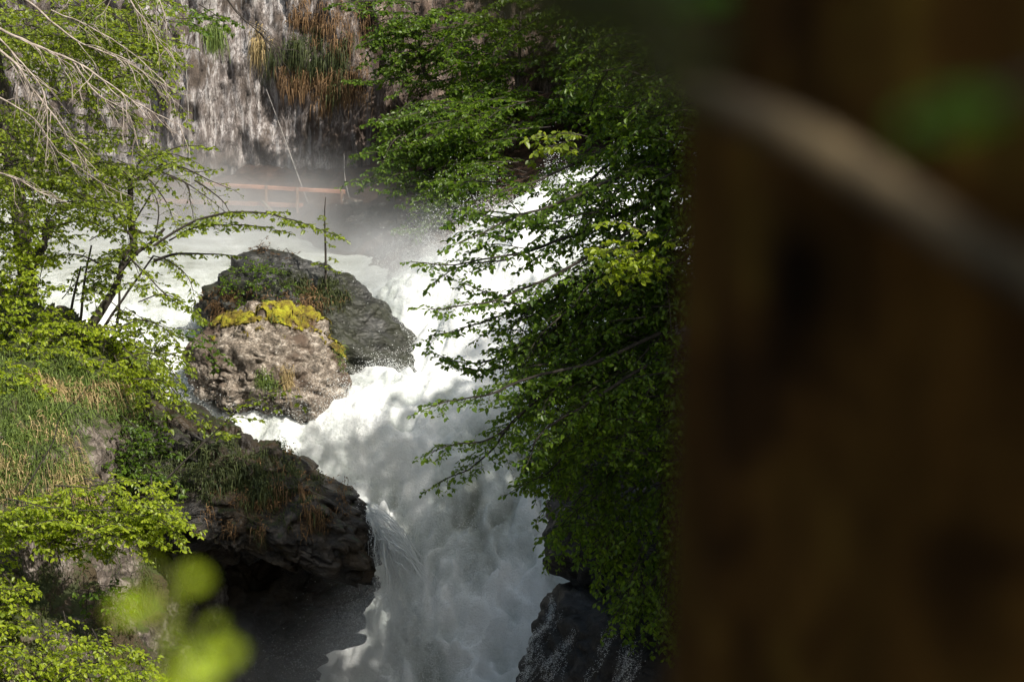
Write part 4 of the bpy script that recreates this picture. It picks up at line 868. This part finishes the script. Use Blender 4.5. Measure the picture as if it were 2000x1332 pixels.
def near_bark():
    m, t, b = mat('near_bark'); v = coords(t, (1, 1, .35)); v2 = coords(t, (1, 1, .9))
    n = noise(t, v, 24, 7, .65); n2 = noise(t, v2, 14, 3, .55, 1.2)
    c = ramp(t, n2, [(.32, (.034, .017, .005)), (.46, (.068, .034, .008)), (.58, (.095, .050, .011)), (.70, (.125, .080, .014))])
    c = mixc(t, 1.0, c, ramp(t, n, [(.3, (.4, .4, .4)), (.7, (1.3, 1.2, 1.1))]), 'MULTIPLY')
    kd = nd(t, 'ShaderNodeVectorMath', operation='DISTANCE'); t.links.new(coords(t), kd.inputs[0]); kd.inputs[1].default_value = KNOT
    kf = mth(t, 'ADD', kd.outputs['Value'], mth(t, 'MULTIPLY', mth(t, 'SUBTRACT', n2, .5), .05))
    c = mixc(t, ramp(t, kf, [(.012, (0, 0, 0)), (.04, (1, 1, 1))]), (.008, .004, .001), c)      # an old dark knot hole
    t.links.new(c, b.inputs['Base Color']); b.inputs['Roughness'].default_value = .95; b.inputs['Specular IOR Level'].default_value = .06; bump(t, b, n, .8, .02); return m
M['nearbark'] = near_bark()
mesh_obj('trunk', Vt, Qt, None, M['nearbark'], nt_)
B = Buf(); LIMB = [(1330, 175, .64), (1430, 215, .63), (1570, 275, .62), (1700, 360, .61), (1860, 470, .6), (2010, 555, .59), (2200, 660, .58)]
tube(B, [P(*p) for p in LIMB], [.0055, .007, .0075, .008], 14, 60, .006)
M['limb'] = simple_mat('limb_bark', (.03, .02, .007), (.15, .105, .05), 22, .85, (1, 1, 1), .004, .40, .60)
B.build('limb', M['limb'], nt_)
# crown of the near tree, with the gaps the sun comes through
LB, TB = Buf(), Buf()
holes = [P(440, 1275, .72), P(300, 1180, .72), P(400, 1130, .72), P(380, 1280, .72), P(1420, 220, .63), P(1600, 290, .62), P(1850, 480, .6), P(230, 1250, .72)]
for k in range(260):
    t_ = rng.uniform(3.0, 7.5); c = np.array([.45, .85, 14.5]) + SUN * t_ + rng.normal(size=3) * [1.1, 1.1, .9]
    v = unit(rng.normal(size=3) * [1, 1, .25]); 
    bough(LB, TB, [c - v * .6, c, c + v * .6], r0=.02, twig=.6, gap=.12, leaf=.13, lgap=.08, flat=.5)
for p_ in LIMB:  # extra boughs in the sun's path, added to shade the limb
    for k in range(7):
        c = P(*p_) + SUN * rng.uniform(2.4, 5.5) + rng.normal(size=3) * .12; v = unit(rng.normal(size=3) * [1, 1, .3])
        bough(LB, TB, [c - v * .45, c, c + v * .45], r0=.02, twig=.5, gap=.09, leaf=.12, lgap=.06, flat=.5)
V = np.concatenate(LB.V); Q = np.concatenate(LB.Q); lf = V.reshape(-1, 6, 3).mean(1); keep = np.ones(len(lf), bool)
for hpt, rad in zip(holes, [.03, .045, .03, .045, -.008, -.01, -.008, .02]):
    q = lf - hpt; t_ = q @ SUN; keep &= ~((np.linalg.norm(q - t_[:, None] * SUN, axis=1) < rad + .06) & (t_ > 0))
keep &= lf[:, 2] > 15.6
V = V.reshape(-1, 6, 3)[keep].reshape(-1, 3); n = keep.sum()
Q = (np.arange(n)[:, None, None] * 6 + np.array([[0, 5, 4, 3], [0, 3, 2, 1]])[None]).reshape(-1, 4)
mesh_obj('foliage', V, Q, None, M['canopy'], nt_, smooth=False)
B2 = Buf()
for tgt in ([3.2, -1.8, 19.5], [1.5, .2, 18.2], [4.0, -3.2, 20.5], [2.2, -2.2, 18.4]):
    tube(B2, [(tcx, tcy, 16.6), (np.array([tcx, tcy, 17]) + tgt) / 2 + [0, 0, .5], tgt], [.12, .07, .03], 8, 16, .1)
B2.build('branches', M['bark'], nt_)

# blurred near sprigs
def near_sprig(lab, leaves, stem, m, size=.05, r=.0018):
    e = empty('leafy_twig', stem[0], lab, 'twig'); B = Buf(); tube(B, stem, [r, r * .5], 5, 16, .002); B.build('stem', M['bark'], e)
    for (x, y, d, s, ax) in leaves:
        L = Buf(); p = P(x, y, d); D = unit(np.array(ax, float)); 
        # broad leaf of several facets
        k = 9; t = np.linspace(0, 1, k); wv = .40 * np.sin(np.pi * t ** .8) ** .8
        N = unit(np.array([.15, -.75, .6]) + rng.normal(size=3) * .2); Sx = unit(np.cross(N, D)); N2 = np.cross(D, Sx)
        s = s * .85; rows = [p + D * (tt - .5) * s + Sx * s * ww * q + N2 * s * (.12 * abs(q) - .1 * tt * tt) for tt, ww in zip(t, wv) for q in (-1, -.5, 0, .5, 1)]
        L.add(np.array(rows), grid_faces(k, 5)); L.build('leaf', m, e)
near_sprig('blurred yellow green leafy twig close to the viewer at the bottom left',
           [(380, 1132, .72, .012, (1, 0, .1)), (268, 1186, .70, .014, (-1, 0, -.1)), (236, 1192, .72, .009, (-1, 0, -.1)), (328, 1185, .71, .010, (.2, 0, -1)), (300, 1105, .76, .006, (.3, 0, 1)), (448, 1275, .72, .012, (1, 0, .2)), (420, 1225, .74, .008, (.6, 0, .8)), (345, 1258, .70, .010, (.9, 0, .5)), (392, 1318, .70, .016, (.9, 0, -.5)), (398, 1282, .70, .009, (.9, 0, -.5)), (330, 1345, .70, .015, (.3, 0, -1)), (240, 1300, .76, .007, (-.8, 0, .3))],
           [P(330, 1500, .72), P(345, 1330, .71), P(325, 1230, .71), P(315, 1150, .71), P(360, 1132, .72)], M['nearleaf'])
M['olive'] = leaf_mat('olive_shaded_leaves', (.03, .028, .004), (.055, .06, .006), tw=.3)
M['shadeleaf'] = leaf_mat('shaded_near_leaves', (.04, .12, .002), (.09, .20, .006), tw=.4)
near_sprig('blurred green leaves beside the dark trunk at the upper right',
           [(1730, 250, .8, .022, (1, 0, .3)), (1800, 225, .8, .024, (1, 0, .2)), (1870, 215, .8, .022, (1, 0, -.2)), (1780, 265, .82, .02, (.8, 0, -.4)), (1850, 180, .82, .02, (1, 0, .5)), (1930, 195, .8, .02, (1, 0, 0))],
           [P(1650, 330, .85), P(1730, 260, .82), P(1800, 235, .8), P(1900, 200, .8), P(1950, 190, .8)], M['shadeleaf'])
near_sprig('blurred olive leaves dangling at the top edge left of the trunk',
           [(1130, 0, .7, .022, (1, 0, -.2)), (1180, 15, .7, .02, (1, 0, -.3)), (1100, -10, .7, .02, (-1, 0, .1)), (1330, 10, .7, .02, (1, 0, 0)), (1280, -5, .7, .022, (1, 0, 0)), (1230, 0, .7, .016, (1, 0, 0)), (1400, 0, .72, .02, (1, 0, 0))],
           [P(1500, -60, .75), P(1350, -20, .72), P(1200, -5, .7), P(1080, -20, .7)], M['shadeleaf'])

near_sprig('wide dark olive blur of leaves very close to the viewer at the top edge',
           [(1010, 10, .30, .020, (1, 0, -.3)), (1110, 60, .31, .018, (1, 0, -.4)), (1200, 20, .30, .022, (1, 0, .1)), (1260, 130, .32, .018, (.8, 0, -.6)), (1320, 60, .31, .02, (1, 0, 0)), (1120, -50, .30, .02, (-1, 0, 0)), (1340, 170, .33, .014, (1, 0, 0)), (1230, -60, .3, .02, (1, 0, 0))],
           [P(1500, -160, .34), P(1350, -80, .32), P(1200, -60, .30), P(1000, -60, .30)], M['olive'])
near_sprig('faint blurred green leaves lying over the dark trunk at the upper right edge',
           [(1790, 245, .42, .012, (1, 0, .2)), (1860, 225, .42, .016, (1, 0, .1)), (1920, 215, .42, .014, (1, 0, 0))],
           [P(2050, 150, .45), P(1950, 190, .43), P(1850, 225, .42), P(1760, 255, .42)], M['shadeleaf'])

# ------------------------------------------------------------------ spray: droplets and strands
def drops(B, C, r):
    n = len(C); o = np.array([[1, 0, 0], [-1, 0, 0], [0, 1, 0], [0, -1, 0], [0, 0, 1], [0, 0, -1]], float)
    f = np.array([[0, 2, 4], [2, 1, 4], [1, 3, 4], [3, 0, 4], [2, 0, 5], [1, 2, 5], [3, 1, 5], [0, 3, 5]])
    V = C[:, None] + o[None] * np.asarray(r)[:, None, None]; B.add(V, None, (np.arange(n)[:, None, None] * 6 + f[None]).reshape(-1, 3))
def burst(B, c, n, vel, jit, g=9.8, t=(0, .6), r=(.005, .02), clump=.25):
    c = np.asarray(c, float); n = int(n * 1.8); k = max(1, n // 34); v0 = np.asarray(vel) + rng.normal(size=(k, 3)) * jit; c0 = c + rng.normal(size=(k, 3)) * .22
    i = rng.integers(0, k, n); tt = rng.uniform(*t, n)
    Pn = c0[i] + v0[i] * tt[:, None] + np.array([0, 0, -.5 * g]) * (tt ** 2)[:, None] + rng.normal(size=(n, 3)) * clump * (.15 + tt[:, None])
    drops(B, Pn, .75 * r[0] + .62 * (r[1] - r[0]) * rng.random(n) ** 3)
M['drop'] = simple_mat('spray_water', (.6, .63, .62), (.8, .82, .81), 3, .3)
def spray(lab, calls):
    B = Buf()
    for c, n, vel, jit, t, r in calls: burst(B, c, n, vel, jit, t=t, r=r)
    o = B.build('water_spray', M['drop'], smooth=False); tag(o, lab, None, None, 'stuff'); return o
W = lambda x, y: hit(x, y, ['water'])[0]
spray('spray thrown up behind the boulders', [(W(x, y), 700, (rng.uniform(-1.5, .5), 0, rng.uniform(2.5, 5)), 1.1, (0, .9), (.006, .022)) for x, y in ((760, 570), (790, 560), (830, 540), (860, 520), (900, 500), (880, 560), (930, 480), (950, 450), (820, 600))])
spray('spray along the foot of the boulders', [(W(x, y), 500, (rng.uniform(-.6, .6), -.2, rng.uniform(1.5, 3)), .9, (0, .6), (.005, .02)) for x, y in ((700, 780), (740, 790), (780, 780), (820, 760), (670, 800), (640, 850), (560, 840), (480, 830), (400, 790), (360, 740), (345, 680), (330, 800))])
spray('curved sheet of droplets over the lower fall', [(W(x, y), 750, (rng.uniform(.2, 1.6), -.6, rng.uniform(2.0, 3.6)), .8, (0, .9), (.005, .020)) for x, y in ((620, 880), (650, 870), (680, 880), (700, 900), (720, 920), (740, 950), (760, 970), (800, 1000), (840, 1010), (690, 860))])
spray('splash rising from the pool at the bottom', [(P(x, y, 41), 480, (rng.uniform(-1.2, 1.2), -.2, rng.uniform(1.6, 3.4)), .8, (0, .75), (.005, .016)) for x, y in ((690, 1270), (715, 1200), (725, 1170), (705, 1235), (720, 1215), (690, 1250), (670, 1300), (700, 1280), (740, 1280), (600, 1310), (800, 1260), (850, 1200), (880, 1150), (1040, 1130), (1060, 1180))])
spray('drips scattered under the lip of the ledge', [(P(x, y, 40.6), 420, (rng.uniform(.3, 1.2), -.3, rng.uniform(-1.0, .5)), .7, (0, .9), (.004, .016)) for x, y in ((725, 1010), (740, 1040), (755, 1070), (765, 1100), (775, 1080), (745, 1030))])
# torn foam: clumps of droplets hanging just above the rapids
B = Buf(); M_ = 800000
fx = rng.uniform(-12, 7, M_); fy = rng.uniform(38, 57, M_)
fi = np.clip(((fx - gx[0]) / .065).astype(int), 0, len(gx) - 1); fj = np.clip(((fy - gy[0]) / .085).astype(int), 0, len(gy) - 1)
fz = Z[fi, fj]; fr_ = rough[fi, fj]; q3 = np.stack([fx, fy, fz], -1)
cl = np.clip(fbm(q3 * .8 + 50, 4) * 1.5 + fbm(q3 * 3.5 + 9, 3) * .9 + .16, 0, 1)
ppx, ppy, _ = project(q3)
ok = (rng.random(M_) < cl * fr_ * 1.5) & (ppx > 180) & (ppx < 1340) & (ppy < 1400)
q3 = q3[ok]; q3[:, 2] += np.abs(rng.normal(size=len(q3))) * (.06 + .55 * cl[ok] ** 2) ; q3 += rng.normal(size=q3.shape) * .03
drops(B, q3, .0045 + .011 * rng.random(len(q3)) ** 3)
tag(B.build('foam_spray', M['drop'], smooth=False), 'torn foam and fine droplets flying above the white water', None, None, 'stuff')
# strands of water falling off the lip of the ledge
B = Buf()
for k in range(150):
    x0 = 715 + 48 * rng.random() ** 1.2; y0 = 990 + (x0 - 715) * 2.0 + rng.uniform(-14, 20); p = P(x0, y0, 40.2 + rng.uniform(-.4, .5)); v = np.array([rng.uniform(.1, 2.5), -.4, rng.uniform(-.4, .4)]); T_ = rng.uniform(.35, .95)
    n = rng.integers(60, 190); t = T_ * rng.random(n)[:, None] ** .8
    C = p + v * t + np.array([0, 0, -4.9]) * t ** 2 + rng.normal(size=(n, 3)) * (.006 + .05 * t) ; drops(B, C, .004 + .009 * rng.random(n) ** 2)
    if k % 4: tt = np.linspace(0, T_ * .6, 10)[:, None]; C = p + v * tt + np.array([0, 0, -4.9]) * tt ** 2 + rng.normal(size=(10, 3)) * .02; tube(B, C, [.006, rng.uniform(.006, .014), .002], 4)
tag(B.build('water_strands', M['drop']), 'white strands of water pouring off the right lip of the big ledge', None, None, 'stuff')
# trickles over the wet rock at the bottom right
B = Buf()
for k in range(60):
    ch = rng.choice([0, 0, 1, 2, 3, 4]); x, y = [(1075, 1165), (1190, 1175), (1120, 1230), (1235, 1225), (1050, 1250)][ch]; x += rng.normal() * 9; y += rng.uniform(-5, 60); C = []
    for q in range(rng.integers(8, 26)):
        h = hit(x, y, ['st2'])
        if h is None: break
        C.append(h[0] + h[1] * rng.uniform(.004, .02)); x += rng.normal() * 1.6 - 3.2 + 3.2 * math.sin(y * .06 + ch * 2); y += rng.uniform(4, 9)
    if len(C) > 3:
        C = np.array(C); n = len(C) * 20; f = rng.random(n) * (len(C) - 1); a = f.astype(int); q = C[a] + (C[a + 1] - C[a]) * (f - a)[:, None] + rng.normal(size=(n, 3)) * (.012 + .03 * rng.random((n, 1)) ** 2)
        drops(B, q, .002 + .006 * rng.random(n) ** 3)
tag(B.build('water_trickles', M['drop']), 'thin white trickles running down the black rock at the bottom right', None, None, 'stuff')

# ------------------------------------------------------------------ mist over the falls
def mist(name, lo, hi, blobs, base, label, aniso=.3):
    lo, hi = np.array(lo, float), np.array(hi, float); c = (lo + hi) / 2; hs = (hi - lo) / 2
    V = np.array([[x, y, z] for x in (-1, 1) for y in (-1, 1) for z in (-1, 1)]) * hs + c
    Q = [[0, 1, 3, 2], [4, 6, 7, 5], [0, 4, 5, 1], [2, 3, 7, 6], [0, 2, 6, 4], [1, 5, 7, 3]]
    m = bpy.data.materials.new(name); m.use_nodes = True; t = m.node_tree; t.nodes.remove(t.nodes['Principled BSDF'])
    g = nd(t, 'ShaderNodeNewGeometry'); tot = None
    for (bc, br, amp) in blobs:
        s = nd(t, 'ShaderNodeVectorMath', operation='SUBTRACT'); t.links.new(g.outputs['Position'], s.inputs[0]); s.inputs[1].default_value = bc
        d = nd(t, 'ShaderNodeVectorMath', operation='DIVIDE'); t.links.new(s.outputs[0], d.inputs[0]); d.inputs[1].default_value = br
        l = nd(t, 'ShaderNodeVectorMath', operation='LENGTH'); t.links.new(d.outputs[0], l.inputs[0])
        e = nd(t, 'ShaderNodeMapRange', interpolation_type='SMOOTHSTEP'); t.links.new(l.outputs['Value'], e.inputs[0]); e.inputs[1].default_value = 1; e.inputs[2].default_value = 0; e.inputs[3].default_value = 0; e.inputs[4].default_value = amp
        tot = e.outputs[0] if tot is None else mth(t, 'ADD', tot, e.outputs[0])
    n = noise(t, coords(t), .45, 3, .6, .3); n = mth(t, 'MAXIMUM', mth(t, 'MULTIPLY', mth(t, 'SUBTRACT', n, .33), 3.2), 0.05)
    den = mth(t, 'MULTIPLY', tot, n)
    vs = nd(t, 'ShaderNodeVolumePrincipled'); vs.inputs['Color'].default_value = (.95, .97, 1, 1); vs.inputs['Anisotropy'].default_value = aniso
    t.links.new(den, vs.inputs['Density']); t.links.new(vs.outputs[0], t.nodes['Material Output'].inputs['Volume'])
    m.cycles.homogeneous_volume = False
    o = mesh_obj(name, V, Q, None, m, smooth=False); tag(o, label, None, None, 'stuff'); return o
pc = P(470, 440, 62)
mist('mist', (-16, 50, .5), (3, 68, 9), [(tuple(P(400, 450, 61)), (9, 7.0, 3.4), .24), (tuple(PZ(420, 450, 1.6)), (8.5, 6.5, 2.0), .5), (tuple(P(820, 520, 55.5)), (2.8, 3.0, 2.2), .5), (tuple(P(740, 530, 57.5)), (3.2, 3.5, 1.8), .6)], 0, 'pale mist hanging over the pool in front of the railing')
mist('spray_mist', (-11, 34.5, -8), (3, 48, 1.2), [(tuple(P(560, 1320, 40.5)), (3.6, 2.6, 2.0), .22), (tuple(P(715, 1225, 41.0)), (1.7, 1.8, 1.7), .8), (tuple(P(900, 1080, 42)), (3.0, 2.2, 2.0), .10)], 0, 'drifting spray mist over the lower fall and in the cave mouth')
